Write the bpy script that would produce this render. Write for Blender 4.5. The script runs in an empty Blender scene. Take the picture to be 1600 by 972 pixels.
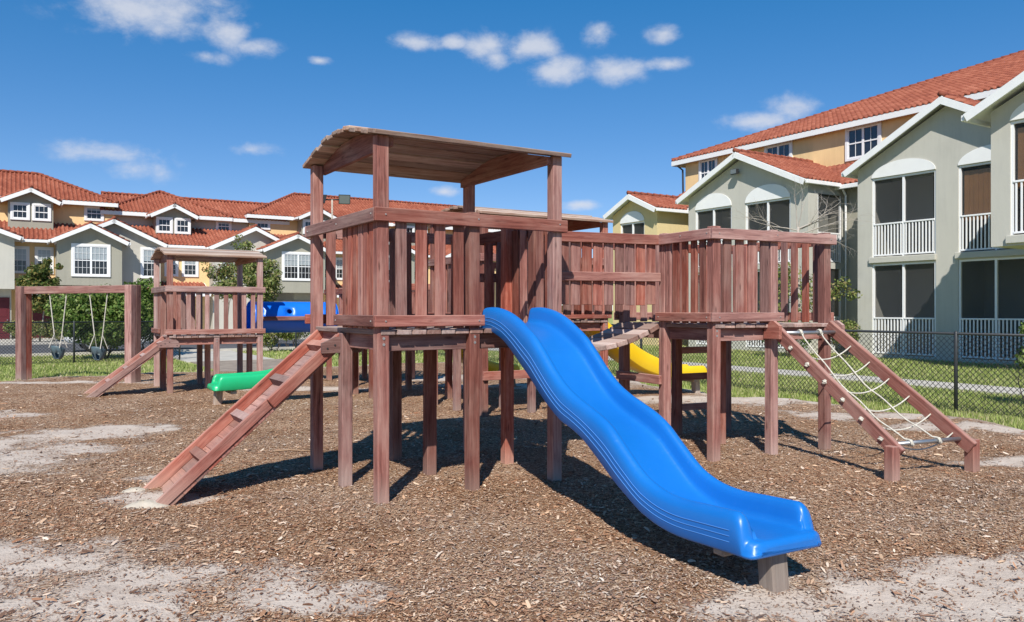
import bpy, bmesh, math, random
import numpy as np
from mathutils import Vector, Matrix

random.seed(7)
RNG = np.random.default_rng(11)
sc = bpy.context.scene
COL = sc.collection
rad = math.radians

# ------------------------------------------------------------------ camera
cam_d = bpy.data.cameras.new("camera")
cam = bpy.data.objects.new("camera", cam_d)
COL.objects.link(cam)
cam.location = (0, 0, 1.58)
cam.rotation_euler = (rad(90), 0, 0)
cam_d.sensor_width = 36
cam_d.lens = 36 * 1246 / 1600
cam_d.shift_y = -2 / 1600
cam_d.clip_end = 3000
sc.camera = cam

# ------------------------------------------------------------------ sun and sky
SUN_EL = rad(45)
SUN_TO = Vector((-0.10 * math.cos(SUN_EL), -0.995 * math.cos(SUN_EL), math.sin(SUN_EL))).normalized()
sun_d = bpy.data.lights.new("sun", 'SUN')
sun_d.energy = 4.7
sun_d.angle = rad(0.5)
sun_d.color = (1.0, 0.95, 0.87)
sun = bpy.data.objects.new("sun", sun_d)
COL.objects.link(sun)
sun.rotation_euler = (-SUN_TO).to_track_quat('-Z', 'Y').to_euler()
sun.location = (0, 0, 40)

world = bpy.data.worlds.new("World")
sc.world = world
world.use_nodes = True
wt = world.node_tree
wt.nodes.clear()
world.cycles.sampling_method = 'MANUAL'
world.cycles.sample_map_resolution = 512


def wn(kind, **kw):
    n = wt.nodes.new(kind)
    for k, v in kw.items():
        setattr(n, k, v)
    return n


def wmath(op, a, b=None, clamp=False):
    n = wn('ShaderNodeMath', operation=op, use_clamp=clamp)
    for i, x in enumerate((a, b)):
        if x is None:
            continue
        if isinstance(x, (int, float)):
            n.inputs[i].default_value = x
        else:
            wt.links.new(x, n.inputs[i])
    return n.outputs[0]


sky = wn('ShaderNodeTexSky', sky_type='NISHITA', sun_disc=False)
sky.sun_elevation = SUN_EL
sky.sun_rotation = rad(185.7)
sky.air_density = 0.6
sky.dust_density = 0.0
sky.ozone_density = 2.0
hsv = wn('ShaderNodeHueSaturation')
hsv.inputs['Hue'].default_value = 0.514
hsv.inputs['Saturation'].default_value = 1.40
hsv.inputs['Value'].default_value = 3.6
wt.links.new(sky.outputs[0], hsv.inputs['Color'])
gam = wn('ShaderNodeGamma')
gam.inputs['Gamma'].default_value = 0.65
wt.links.new(hsv.outputs[0], gam.inputs['Color'])
tc = wn('ShaderNodeTexCoord')
dirv = tc.outputs['Generated']


# clouds: (azimuth, elevation) given by the direction each one is seen in, half sizes as tangents
def pd(x, y):
    return Vector(((x - 800) / 1246, 1.0, (484 - y) / 1246)).normalized()


clouds = []
for x, y, rx, ry in [(205, 20, 85, 34), (270, 22, 75, 34), (345, 48, 52, 30), (405, 72, 42, 14), (322, 88, 30, 12),
                     (180, 242, 68, 20), (210, 262, 42, 22), (392, 234, 36, 13), (648, 66, 42, 15), (710, 65, 22, 11),
                     (765, 70, 40, 30), (825, 76, 42, 24), (775, 92, 26, 16), (862, 111, 50, 20), (936, 49, 26, 21),
                     (960, 111, 42, 20), (1040, 52, 24, 14), (1045, 100, 32, 10), (1245, 164, 46, 20),
                     (1180, 190, 60, 16), (692, 300, 24, 10), (905, 320, 32, 8), (500, 95, 18, 7)]:
    clouds.append((pd(x, y), rx * 1.06 / 1246, ry * 1.06 / 1246))
for i in range(14):        # the same kind of small fair-weather clouds all the way round
    az = rad(52 + i * 18.5 + random.uniform(-4, 4))
    el = rad(random.uniform(9, 38))
    c0 = Vector((math.sin(az) * math.cos(el), math.cos(az) * math.cos(el), math.sin(el)))
    clouds.append((c0, random.uniform(.03, .07), random.uniform(.012, .026)))
near = None
for c0, rx, ry in clouds:      # distance from each cloud's centre in its own half sizes
    rt = c0.cross(Vector((0, 0, 1))).normalized()
    up = rt.cross(c0).normalized()
    mp = wn('ShaderNodeMapping', vector_type='TEXTURE')
    mp.inputs['Location'].default_value = c0
    mp.inputs['Rotation'].default_value = Matrix((rt, c0, up)).transposed().to_euler()
    mp.inputs['Scale'].default_value = (rx, 0.4, ry)
    wt.links.new(dirv, mp.inputs['Vector'])
    ln = wn('ShaderNodeVectorMath', operation='LENGTH')
    wt.links.new(mp.outputs[0], ln.inputs[0])
    near = ln.outputs['Value'] if near is None else wmath('MINIMUM', near, ln.outputs['Value'])
best = wmath('SUBTRACT', 1.0, near)
nmap = wn('ShaderNodeMapping')
nmap.inputs['Scale'].default_value = (1.0, 1.0, 1.5)
wt.links.new(dirv, nmap.inputs['Vector'])
nz = wn('ShaderNodeTexNoise')
nz.inputs['Scale'].default_value = 14
nz.inputs['Distortion'].default_value = 0.12
nz.inputs['Detail'].default_value = 7
nz.inputs['Roughness'].default_value = 0.62
wt.links.new(nmap.outputs[0], nz.inputs['Vector'])
dens = wmath('ADD', wmath('MULTIPLY', best, 0.95), wmath('MULTIPLY', wmath('SUBTRACT', nz.outputs['Fac'], 0.45), 2.9))
mr = wn('ShaderNodeMapRange', interpolation_type='SMOOTHSTEP')
mr.inputs['From Min'].default_value = 0.0
mr.inputs['From Max'].default_value = 1.25
mr.inputs['To Max'].default_value = 0.78
wt.links.new(dens, mr.inputs['Value'])
mask = wn('ShaderNodeMapRange', interpolation_type='SMOOTHSTEP')   # no stray wisps away from the clouds
mask.inputs['From Min'].default_value = -0.75
mask.inputs['From Max'].default_value = 0.2
wt.links.new(best, mask.inputs['Value'])
cf = wmath('MULTIPLY', mr.outputs[0], mask.outputs[0], clamp=True)
mixc = wn('ShaderNodeMix', data_type='RGBA')
wt.links.new(cf, mixc.inputs['Factor'])
wt.links.new(gam.outputs[0], mixc.inputs[6])
mixc.inputs[7].default_value = (6.8, 7.0, 7.6, 1)
bg = wn('ShaderNodeBackground')
bg.inputs['Strength'].default_value = 0.085
wt.links.new(mixc.outputs[2], bg.inputs['Color'])
wo = wn('ShaderNodeOutputWorld')
wt.links.new(bg.outputs[0], wo.inputs['Surface'])

sc.view_settings.view_transform = 'Standard'
sc.view_settings.look = 'None'
sc.view_settings.gamma = 1
sc.view_settings.use_curve_mapping = False
sc.view_settings.exposure = 0.35
sc.render.engine = 'CYCLES'
sc.cycles.max_bounces = 5
sc.cycles.transparent_max_bounces = 12

# ------------------------------------------------------------------ frames
Z = Vector((0, 0, 1))


class Fr:
    """a level frame on the ground: origin and heading, p(u, v, z) gives the world point"""

    def __init__(self, x, y, deg):
        self.o = Vector((x, y, 0))
        self.u = Vector((math.cos(rad(deg)), math.sin(rad(deg)), 0))
        self.v = Vector((-math.sin(rad(deg)), math.cos(rad(deg)), 0))

    def p(self, u, v, z=0.0):
        return self.o + self.u * u + self.v * v + Z * z

    def sub(self, u, v):
        f = Fr(0, 0, 0)
        f.o = self.p(u, v)
        f.u, f.v = self.u, self.v
        return f


GR = Fr(-1.071, 6.54, 32)          # the whole site is laid out square to this grid
W = {}


def basis(o, x, y, z):
    m = Matrix.Identity(4)
    for i, c in enumerate((x, y, z, o)):
        m[0][i], m[1][i], m[2][i] = c
    return m


def link(o, parent=None, M=None):
    M = M or Matrix.Identity(4)
    COL.objects.link(o)
    W[o.name] = M
    if parent is not None:
        o.parent = parent
        o.matrix_basis = W[parent.name].inverted() @ M
    else:
        o.matrix_basis = M
    return o


def tag(o, label=None, cat=None, group=None, kind=None):
    if label:
        o['label'] = label
    if cat:
        o['category'] = cat
    if group:
        o['group'] = group
    if kind:
        o['kind'] = kind
    return o


def thing(name, loc, label, cat, group=None):
    o = bpy.data.objects.new(name, None)
    o.empty_display_size = 0.2
    link(o, None, Matrix.Translation(loc))
    return tag(o, label, cat, group)


def part_empty(name, parent, loc=None):
    o = bpy.data.objects.new(name, None)
    o.empty_display_size = 0.1
    M = Matrix.Translation(loc) if loc is not None else W[parent.name].copy()
    return link(o, parent, M)


# ------------------------------------------------------------------ materials
def new_mat(name):
    m = bpy.data.materials.new(name)
    m.use_nodes = True
    nt = m.node_tree
    b = nt.nodes['Principled BSDF']
    return m, nt, b


def nd(nt, kind, **kw):
    n = nt.nodes.new(kind)
    for k, v in kw.items():
        setattr(n, k, v)
    return n


def ramp(nt, fac, stops):
    r = nd(nt, 'ShaderNodeValToRGB')
    while len(r.color_ramp.elements) < len(stops):
        r.color_ramp.elements.new(0.5)
    for e, (p, c) in zip(r.color_ramp.elements, stops):
        e.position = p
        e.color = (*c, 1)
    nt.links.new(fac, r.inputs['Fac'])
    return r.outputs['Color']


def noise(nt, vec, scale, detail=4, rough=0.55, out='Fac'):
    n = nd(nt, 'ShaderNodeTexNoise')
    n.inputs['Scale'].default_value = scale
    n.inputs['Detail'].default_value = detail
    n.inputs['Roughness'].default_value = rough
    if vec is not None:
        nt.links.new(vec, n.inputs['Vector'])
    return n.outputs[out]


def mapping(nt, vec, scale=(1, 1, 1), offset=None):
    n = nd(nt, 'ShaderNodeMapping')
    n.inputs['Scale'].default_value = scale
    nt.links.new(vec, n.inputs['Vector'])
    if offset is not None:
        nt.links.new(offset, n.inputs['Location'])
    return n.outputs[0]


def mixcol(nt, fac, a, b, blend='MIX'):
    n = nd(nt, 'ShaderNodeMix', data_type='RGBA', blend_type=blend)
    for sock, x in ((n.inputs['Factor'], fac), (n.inputs[6], a), (n.inputs[7], b)):
        if isinstance(x, (int, float)):
            sock.default_value = x
        elif isinstance(x, tuple):
            sock.default_value = (*x, 1)
        else:
            nt.links.new(x, sock)
    return n.outputs[2]


def bump(nt, b, h, strength=0.3, dist=0.01):
    n = nd(nt, 'ShaderNodeBump')
    n.inputs['Strength'].default_value = strength
    n.inputs['Distance'].default_value = dist
    nt.links.new(h, n.inputs['Height'])
    nt.links.new(n.outputs[0], b.inputs['Normal'])


def mathn(nt, op, a, b=0.0, clamp=False):
    n = nd(nt, 'ShaderNodeMath', operation=op, use_clamp=clamp)
    for i, x in enumerate((a, b)):
        if isinstance(x, (int, float)):
            n.inputs[i].default_value = x
        else:
            nt.links.new(x, n.inputs[i])
    return n.outputs[0]


def wood_material(name, dark, mid, light, grey, greyamt=0.5):
    """stained timber, grain along each board's own X axis, another piece of the log for every board"""
    m, nt, b = new_mat(name)
    t = nd(nt, 'ShaderNodeTexCoord')
    oi = nd(nt, 'ShaderNodeObjectInfo')
    off = nd(nt, 'ShaderNodeVectorMath', operation='SCALE')
    off.inputs[0].default_value = (37.0, 11.0, 23.0)
    nt.links.new(oi.outputs['Random'], off.inputs['Scale'])
    vec = mapping(nt, t.outputs['Object'], (1, 1, 1), off.outputs[0])
    warp = noise(nt, mapping(nt, vec, (1.5, 5, 5)), 1.0, 3, 0.5, 'Color')
    wv = mixcol(nt, 0.06, vec, warp, 'ADD')
    g1 = noise(nt, mapping(nt, wv, (1.2, 30, 30)), 1.0, 5, 0.6)
    g2 = noise(nt, mapping(nt, wv, (4, 170, 170)), 1.0, 3, 0.6)
    blot = noise(nt, mapping(nt, vec, (1.6, 4, 4)), 1.2, 4, 0.6)
    g = mathn(nt, 'ADD', mathn(nt, 'MULTIPLY', g1, 0.62), mathn(nt, 'MULTIPLY', g2, 0.38))
    c = ramp(nt, g, [(0.33, dark), (0.50, mid), (0.68, light)])
    worn = ramp(nt, blot, [(0.46, (0, 0, 0)), (0.72, (1, 1, 1))])
    gw = mathn(nt, 'MULTIPLY', worn, greyamt)
    gw = mathn(nt, 'MULTIPLY', gw, mathn(nt, 'ADD', mathn(nt, 'MULTIPLY', g1, 1.2), 0.1), True)
    c = mixcol(nt, gw, c, grey)
    # drying cracks along the grain
    ck = noise(nt, mapping(nt, wv, (0.9, 52, 52)), 1.0, 2, 0.5)
    crack = ramp(nt, ck, [(0.24, (1, 1, 1)), (0.31, (0, 0, 0))])
    c = mixcol(nt, mathn(nt, 'MULTIPLY', crack, 0.6), c, tuple(x * 0.35 for x in dark))
    # knots
    vo = nd(nt, 'ShaderNodeTexVoronoi')
    vo.inputs['Scale'].default_value = 1.0
    nt.links.new(mapping(nt, wv, (2.4, 11, 11)), vo.inputs['Vector'])
    kn = ramp(nt, vo.outputs['Distance'], [(0.05, (1, 1, 1)), (0.13, (0, 0, 0))])
    c = mixcol(nt, mathn(nt, 'MULTIPLY', kn, 0.65), c, tuple(x * 0.45 for x in dark))
    ge = nd(nt, 'ShaderNodeNewGeometry')
    sx = nd(nt, 'ShaderNodeSeparateXYZ')
    nt.links.new(ge.outputs['Normal'], sx.inputs[0])
    topf = ramp(nt, sx.outputs['Z'], [(0.55, (0, 0, 0)), (0.9, (1, 1, 1))])
    c = mixcol(nt, mathn(nt, 'MULTIPLY', topf, 0.55), c, grey)
    px_ = nd(nt, 'ShaderNodeSeparateXYZ')
    nt.links.new(ge.outputs['Position'], px_.inputs[0])
    foot = mathn(nt, 'ADD', mathn(nt, 'MULTIPLY', px_.outputs['Z'], 3.2), mathn(nt, 'MULTIPLY', mathn(nt, 'SUBTRACT', blot, 0.5), 1.4))
    footc = ramp(nt, foot, [(0.0, (1, 1, 1)), (0.75, (0, 0, 0))])
    c = mixcol(nt, mathn(nt, 'MULTIPLY', footc, 0.55), c, (0.42, 0.30, 0.245))
    # each board a little lighter or darker, redder or browner
    h = nd(nt, 'ShaderNodeHueSaturation')
    v = nd(nt, 'ShaderNodeMapRange')
    nt.links.new(oi.outputs['Random'], v.inputs['Value'])
    v.inputs['To Min'].default_value = 0.64
    v.inputs['To Max'].default_value = 1.30
    nt.links.new(v.outputs[0], h.inputs['Value'])
    r2 = mathn(nt, 'FRACT', mathn(nt, 'MULTIPLY', oi.outputs['Random'], 17.3))
    v2 = nd(nt, 'ShaderNodeMapRange')
    nt.links.new(r2, v2.inputs['Value'])
    v2.inputs['To Min'].default_value = 0.70
    v2.inputs['To Max'].default_value = 1.12
    nt.links.new(v2.outputs[0], h.inputs['Saturation'])
    nt.links.new(c, h.inputs['Color'])
    nt.links.new(h.outputs[0], b.inputs['Base Color'])
    b.inputs['Roughness'].default_value = 0.8
    b.inputs['Specular IOR Level'].default_value = 0.25
    hh = mathn(nt, 'SUBTRACT', mathn(nt, 'SUBTRACT', g, mathn(nt, 'MULTIPLY', kn, 0.3)), mathn(nt, 'MULTIPLY', crack, 0.6))
    bump(nt, b, hh, 0.55, 0.004)
    return m


M_WOOD = wood_material('redwood_stain', (0.105, 0.029, 0.022), (0.268, 0.090, 0.068), (0.41, 0.182, 0.140),
                       (0.47, 0.300, 0.245), 0.62)
M_FADED = wood_material('faded_redwood', (0.17, 0.065, 0.050), (0.33, 0.15, 0.122), (0.46, 0.255, 0.21),
                        (0.50, 0.36, 0.31), 0.7)
M_DECK = wood_material('weathered_deck', (0.17, 0.085, 0.065), (0.34, 0.20, 0.165), (0.46, 0.31, 0.26),
                       (0.48, 0.38, 0.33), 0.8)
M_ROOFW = wood_material('weathered_roof_boards', (0.17, 0.09, 0.065), (0.36, 0.22, 0.165), (0.50, 0.36, 0.28),
                        (0.52, 0.43, 0.35), 0.9)
M_GREYWOOD = wood_material('grey_timber', (0.14, 0.11, 0.08), (0.30, 0.25, 0.20), (0.45, 0.40, 0.33),
                           (0.48, 0.44, 0.38), 0.6)


def plain(name, col, rough=0.6, metal=0.0, var=0.0, scale=6.0, bmp=0.0, spec=0.4, bscale=None, bdist=0.004):
    m, nt, b = new_mat(name)
    t = nd(nt, 'ShaderNodeTexCoord')
    if var > 0:
        n = noise(nt, t.outputs['Object'], scale, 5, 0.6)
        c = ramp(nt, n, [(0.3, tuple(x * (1 - var) for x in col)), (0.7, tuple(min(1, x * (1 + var)) for x in col))])
        nt.links.new(c, b.inputs['Base Color'])
    else:
        b.inputs['Base Color'].default_value = (*col, 1)
    if bmp > 0:
        n2 = noise(nt, t.outputs['Object'], bscale or scale * 12, 4, 0.6)
        bump(nt, b, n2, bmp, bdist)
    b.inputs['Roughness'].default_value = rough
    b.inputs['Metallic'].default_value = metal
    b.inputs['Specular IOR Level'].default_value = spec
    return m


def plastic(name, col, fade):
    m, nt, b = new_mat(name)
    t = nd(nt, 'ShaderNodeTexCoord')
    n = noise(nt, t.outputs['Object'], 1.7, 4, 0.6)
    c = ramp(nt, n, [(0.38, col), (0.72, fade)])
    scuff = noise(nt, mapping(nt, t.outputs['Object'], (1.0, 3.0, 1.0)), 26, 6, 0.7)
    sf = ramp(nt, scuff, [(0.60, (0, 0, 0)), (0.80, (1, 1, 1))])
    c = mixcol(nt, mathn(nt, 'MULTIPLY', sf, 0.30), c, tuple(min(1, x * 1.1 + 0.10) for x in fade))
    nt.links.new(c, b.inputs['Base Color'])
    rr = nd(nt, 'ShaderNodeMapRange')
    nt.links.new(scuff, rr.inputs['Value'])
    rr.inputs['To Min'].default_value = 0.22
    rr.inputs['To Max'].default_value = 0.5
    nt.links.new(rr.outputs[0], b.inputs['Roughness'])
    b.inputs['Specular IOR Level'].default_value = 0.5
    bump(nt, b, scuff, 0.06, 0.003)
    return m


M_BLUE = plastic('blue_plastic', (0.006, 0.140, 0.49), (0.010, 0.160, 0.54))
M_TUBE = plastic('deep_blue_plastic', (0.006, 0.150, 0.74), (0.012, 0.17, 0.78))
M_GREEN = plastic('green_plastic', (0.008, 0.40, 0.15), (0.016, 0.46, 0.19))
M_YELLOW = plastic('yellow_plastic', (0.80, 0.50, 0.005), (0.84, 0.56, 0.02))
M_STRIPE = plain('pale_stripe', (0.085, 0.26, 0.62), 0.4)
M_ROPE = plain('white_rope', (0.54, 0.51, 0.44), 0.9, var=0.25, scale=40)
M_STEEL = plain('galvanised_steel', (0.42, 0.43, 0.44), 0.42, 0.85, var=0.1)
M_BOLT = plain('bolt_zinc', (0.42, 0.40, 0.38), 0.5, 0.6)
M_FENCE = plain('black_vinyl_fence', (0.030, 0.034, 0.038), 0.45)
M_WHITE = plain('white_trim_paint', (0.78, 0.78, 0.77), 0.55, var=0.03, scale=2)
M_WIN = plain('white_vinyl', (0.80, 0.80, 0.80), 0.4)
M_BLIND = plain('window_blind', (0.68, 0.68, 0.67), 0.7)
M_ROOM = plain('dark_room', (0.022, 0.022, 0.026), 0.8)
M_PORCH = plain('porch_wall', (0.45, 0.44, 0.39), 0.9, var=0.05, scale=1.0)
M_BLINDBR = plain('brown_shade', (0.36, 0.17, 0.06), 0.8, var=0.1, scale=2)
M_MAROON = plain('maroon_door', (0.10, 0.012, 0.018), 0.5)
M_CONC = plain('concrete', (0.46, 0.43, 0.38), 0.9, var=0.15, scale=1.5, bmp=0.3, bscale=40)
M_ASPH = plain('asphalt', (0.085, 0.085, 0.092), 0.9, var=0.2, scale=0.7, bmp=0.3, bscale=60)
M_BARK = plain('pale_bark', (0.33, 0.28, 0.22), 0.9, var=0.25, scale=8, bmp=0.4, bscale=30)
M_DBARK = plain('dark_bark', (0.08, 0.06, 0.045), 0.9, var=0.25, scale=8, bmp=0.4, bscale=30)
M_TWIG = plain('bare_twig', (0.40, 0.355, 0.31), 0.9, var=0.15, scale=8)
M_SWING = plain('slate_rubber_seat', (0.075, 0.115, 0.135), 0.5, var=0.15, scale=5)
M_LAMPB = plain('black_metal', (0.03, 0.03, 0.032), 0.5)
M_LENS = plain('lamp_glass', (0.16, 0.18, 0.18), 0.15)
M_CAR = plain('white_car_paint', (0.74, 0.75, 0.76), 0.25)
M_TYRE = plain('rubber', (0.02, 0.02, 0.02), 0.8)
M_DIRT = plain('trodden_dirt', (0.27, 0.22, 0.175), 0.95, var=0.3, scale=2.5, bmp=0.5, bscale=50)
M_SANDY = plain('sand_clump', (0.46, 0.41, 0.34), 0.95, var=0.15, scale=10, bmp=0.5, bscale=60)


def glass_mat():
    m, nt, b = new_mat('window_glass')
    nt.nodes.remove(b)
    gl = nd(nt, 'ShaderNodeBsdfGlossy')
    gl.inputs['Roughness'].default_value = 0.04
    tr = nd(nt, 'ShaderNodeBsdfTransparent')
    tr.inputs['Color'].default_value = (0.78, 0.82, 0.84, 1)
    fr = nd(nt, 'ShaderNodeLayerWeight')
    fr.inputs['Blend'].default_value = 0.25
    mx = nd(nt, 'ShaderNodeMixShader')
    nt.links.new(mathn(nt, 'ADD', mathn(nt, 'MULTIPLY', fr.outputs['Facing'], 0.5), 0.06), mx.inputs[0])
    nt.links.new(tr.outputs[0], mx.inputs[1])
    nt.links.new(gl.outputs[0], mx.inputs[2])
    nt.links.new(mx.outputs[0], nt.nodes['Material Output'].inputs['Surface'])
    return m


def screen_mat():
    m, nt, b = new_mat('insect_screen')
    tr = nd(nt, 'ShaderNodeBsdfTransparent')
    mx = nd(nt, 'ShaderNodeMixShader')
    mx.inputs[0].default_value = 0.45
    b.inputs['Base Color'].default_value = (0.055, 0.058, 0.062, 1)
    b.inputs['Roughness'].default_value = 0.7
    nt.links.new(tr.outputs[0], mx.inputs[1])
    nt.links.new(b.outputs[0], mx.inputs[2])
    nt.links.new(mx.outputs[0], nt.nodes['Material Output'].inputs['Surface'])
    return m




def stucco(name, col):
    m, nt, b = new_mat(name)
    t = nd(nt, 'ShaderNodeTexCoord')
    ob = t.outputs['Object']
    n1 = noise(nt, ob, 1.1, 5, 0.6)
    st = noise(nt, mapping(nt, ob, (7, 7, 0.55)), 1.0, 5, 0.65)
    f = mathn(nt, 'ADD', mathn(nt, 'MULTIPLY', n1, 0.5), mathn(nt, 'MULTIPLY', st, 0.5))
    c = ramp(nt, f, [(0.28, tuple(x * 0.88 for x in col)), (0.50, col), (0.70, tuple(min(1, x * 1.05) for x in col))])
    nt.links.new(c, b.inputs['Base Color'])
    b.inputs['Roughness'].default_value = 0.92
    b.inputs['Specular IOR Level'].default_value = 0.15
    bump(nt, b, noise(nt, ob, 24, 4, 0.65), 0.5, 0.006)
    return m


M_SAGE = stucco('sage_stucco', (0.34, 0.325, 0.265))
M_PALE = stucco('pale_sage_stucco', (0.49, 0.475, 0.42))
M_BEIGE = stucco('beige_stucco', (0.49, 0.465, 0.41))
M_OCHRE = stucco('ochre_stucco', (0.78, 0.55, 0.285))
M_CREAM = stucco('cream_stucco', (0.64, 0.515, 0.28))
M_LAMPO = plain('amber_lamp_glass', (0.55, 0.20, 0.06), 0.4)
M_GLASS = glass_mat()
M_SCREEN = screen_mat()


def tile_mat():
    m, nt, b = new_mat('terracotta_tile')
    t = nd(nt, 'ShaderNodeTexCoord')
    oi = nd(nt, 'ShaderNodeObjectInfo')
    n1 = noise(nt, t.outputs['Object'], 0.6, 4, 0.6)
    a = nd(nt, 'ShaderNodeAttribute', attribute_name='tint')
    n3 = noise(nt, t.outputs['Object'], 14, 3, 0.6)
    f = mathn(nt, 'ADD', mathn(nt, 'MULTIPLY', n1, 0.45), mathn(nt, 'MULTIPLY', a.outputs['Fac'], 0.22))
    f = mathn(nt, 'ADD', f, mathn(nt, 'MULTIPLY', n3, 0.2))
    f = mathn(nt, 'ADD', f, mathn(nt, 'MULTIPLY', oi.outputs['Random'], 0.05))
    c = ramp(nt, f, [(0.18, (0.165, 0.042, 0.026)), (0.45, (0.29, 0.086, 0.050)), (0.72, (0.41, 0.155, 0.098))])
    nt.links.new(c, b.inputs['Base Color'])
    b.inputs['Roughness'].default_value = 0.75
    b.inputs['Specular IOR Level'].default_value = 0.25
    return m


M_TILE = tile_mat()


def attr_mat(name, rough=0.85, trans=0.0):
    m, nt, b = new_mat(name)
    a = nd(nt, 'ShaderNodeAttribute', attribute_name='Col')
    nt.links.new(a.outputs['Color'], b.inputs['Base Color'])
    b.inputs['Roughness'].default_value = rough
    b.inputs['Specular IOR Level'].default_value = 0.25
    if trans > 0:
        tl = nd(nt, 'ShaderNodeBsdfTranslucent')
        nt.links.new(a.outputs['Color'], tl.inputs['Color'])
        mx = nd(nt, 'ShaderNodeMixShader')
        mx.inputs[0].default_value = trans
        nt.links.new(b.outputs[0], mx.inputs[1])
        nt.links.new(tl.outputs[0], mx.inputs[2])
        nt.links.new(mx.outputs[0], nt.nodes['Material Output'].inputs['Surface'])
    return m


M_CHIP = attr_mat('bark_chips', 0.9)
M_LEAF = attr_mat('leaves', 0.5, 0.3)
M_BLADE = attr_mat('grass_blades', 0.6, 0.3)


# ------------------------------------------------------------------ mesh helpers
CACHE = {}


def cbox(L, w, t, ch=0.004):
    """bevelled board, long axis X, width Y, thickness Z, centred"""
    key = (round(L, 3), round(w, 3), round(t, 3), ch)
    if key in CACHE:
        return CACHE[key]
    bm = bmesh.new()
    bmesh.ops.create_cube(bm, size=1.0)
    for v in bm.verts:
        v.co = Vector((v.co.x * L, v.co.y * w, v.co.z * t))
    if ch > 0:
        bmesh.ops.bevel(bm, geom=bm.edges[:], offset=min(ch, 0.3 * min(L, w, t)), segments=1, affect='EDGES')
    me = bpy.data.meshes.new('board')
    bm.to_mesh(me)
    bm.free()
    CACHE[key] = me
    return me


def mesh_obj(name, me, mat, parent=None, M=None):
    if not me.materials:
        me.materials.append(mat)
    o = bpy.data.objects.new(name, me)
    if me.materials[0] != mat:
        o.material_slots[0].link = 'OBJECT'
        o.material_slots[0].material = mat
    return link(o, parent, M)


def board(parent, name, p0, p1, w, t, n, mat=None, ch=0.004, jit=0.0):
    """a board from p0 to p1, thickness direction n"""
    p0, p1 = Vector(p0), Vector(p1)
    x = (p1 - p0)
    L = x.length
    x.normalize()
    y = Vector(n).cross(x).normalized()
    z = x.cross(y).normalized()
    if jit:
        a = random.uniform(-jit, jit)
        x2 = (x + y * a).normalized()
        y = (y - x * a).normalized()
        x = x2
    c = (p0 + p1) / 2
    return mesh_obj(name, cbox(L, w, t, ch), mat or M_WOOD, parent, basis(c, x, y, z))


class MB:
    def __init__(self):
        self.v, self.f = [], []

    def quad(self, a, b, c, d):
        i = len(self.v)
        self.v += [tuple(a), tuple(b), tuple(c), tuple(d)]
        self.f.append((i, i + 1, i + 2, i + 3))

    def poly(self, pts):
        i = len(self.v)
        self.v += [tuple(p) for p in pts]
        self.f.append(tuple(range(i, i + len(pts))))

    def box(self, o, x, y, z):
        """corner o and three edge vectors"""
        o, x, y, z = map(Vector, (o, x, y, z))
        i = len(self.v)
        for c in (o, o + x, o + x + y, o + y, o + z, o + x + z, o + x + y + z, o + y + z):
            self.v.append(tuple(c))
        for q in ((0, 3, 2, 1), (4, 5, 6, 7), (0, 1, 5, 4), (1, 2, 6, 5), (2, 3, 7, 6), (3, 0, 4, 7)):
            self.f.append(tuple(i + k for k in q))

    def prism(self, pts, d):
        """polygon swept by d"""
        d = Vector(d)
        n = len(pts)
        i = len(self.v)
        self.v += [tuple(p) for p in pts] + [tuple(Vector(p) + d) for p in pts]
        self.f.append(tuple(i + k for k in range(n))[::-1])
        self.f.append(tuple(i + n + k for k in range(n)))
        for k in range(n):
            self.f.append((i + k, i + (k + 1) % n, i + n + (k + 1) % n, i + n + k))

    def tube(self, pts, r, seg=6, cap=True):
        pts = [Vector(p) for p in pts]
        rs = r if isinstance(r, (list, tuple)) else [r] * len(pts)
        i0 = len(self.v)
        ref = None
        for k, p in enumerate(pts):
            d = (pts[min(k + 1, len(pts) - 1)] - pts[max(k - 1, 0)]).normalized()
            if ref is None:
                ref = Vector((0, 0, 1)) if abs(d.z) < 0.9 else Vector((1, 0, 0))
            a = d.cross(ref).normalized()
            b = d.cross(a).normalized()
            for s in range(seg):
                t = 2 * math.pi * s / seg
                self.v.append(tuple(p + (a * math.cos(t) + b * math.sin(t)) * rs[k]))
        for k in range(len(pts) - 1):
            for s in range(seg):
                a0 = i0 + k * seg + s
                a1 = i0 + k * seg + (s + 1) % seg
                self.f.append((a0, a1, a1 + seg, a0 + seg))
        if cap:
            self.f.append(tuple(i0 + s for s in range(seg))[::-1])
            self.f.append(tuple(i0 + (len(pts) - 1) * seg + s for s in range(seg)))

    def mesh(self, name, smooth=False, origin=None, merge=False):
        me = bpy.data.meshes.new(name)
        vs = self.v
        if origin is not None:
            vs = [(a - origin[0], b - origin[1], c - origin[2]) for a, b, c in vs]
        me.from_pydata(vs, [], self.f)
        bm = bmesh.new()
        bm.from_mesh(me)
        if merge:
            bmesh.ops.remove_doubles(bm, verts=bm.verts, dist=0.0005)
        bmesh.ops.recalc_face_normals(bm, faces=bm.faces)
        bm.to_mesh(me)
        bm.free()
        if smooth:
            me.polygons.foreach_set('use_smooth', [True] * len(me.polygons))
        return me

    def build(self, name, mat, parent=None, smooth=False, kind=None, origin=None, merge=False):
        if origin is None:
            origin = W[parent.name].translation if parent is not None else Vector((0, 0, 0))
        o = mesh_obj(name, self.mesh(name, smooth, origin, merge), mat, parent, Matrix.Translation(origin))
        if kind:
            o['kind'] = kind
        return o


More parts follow.
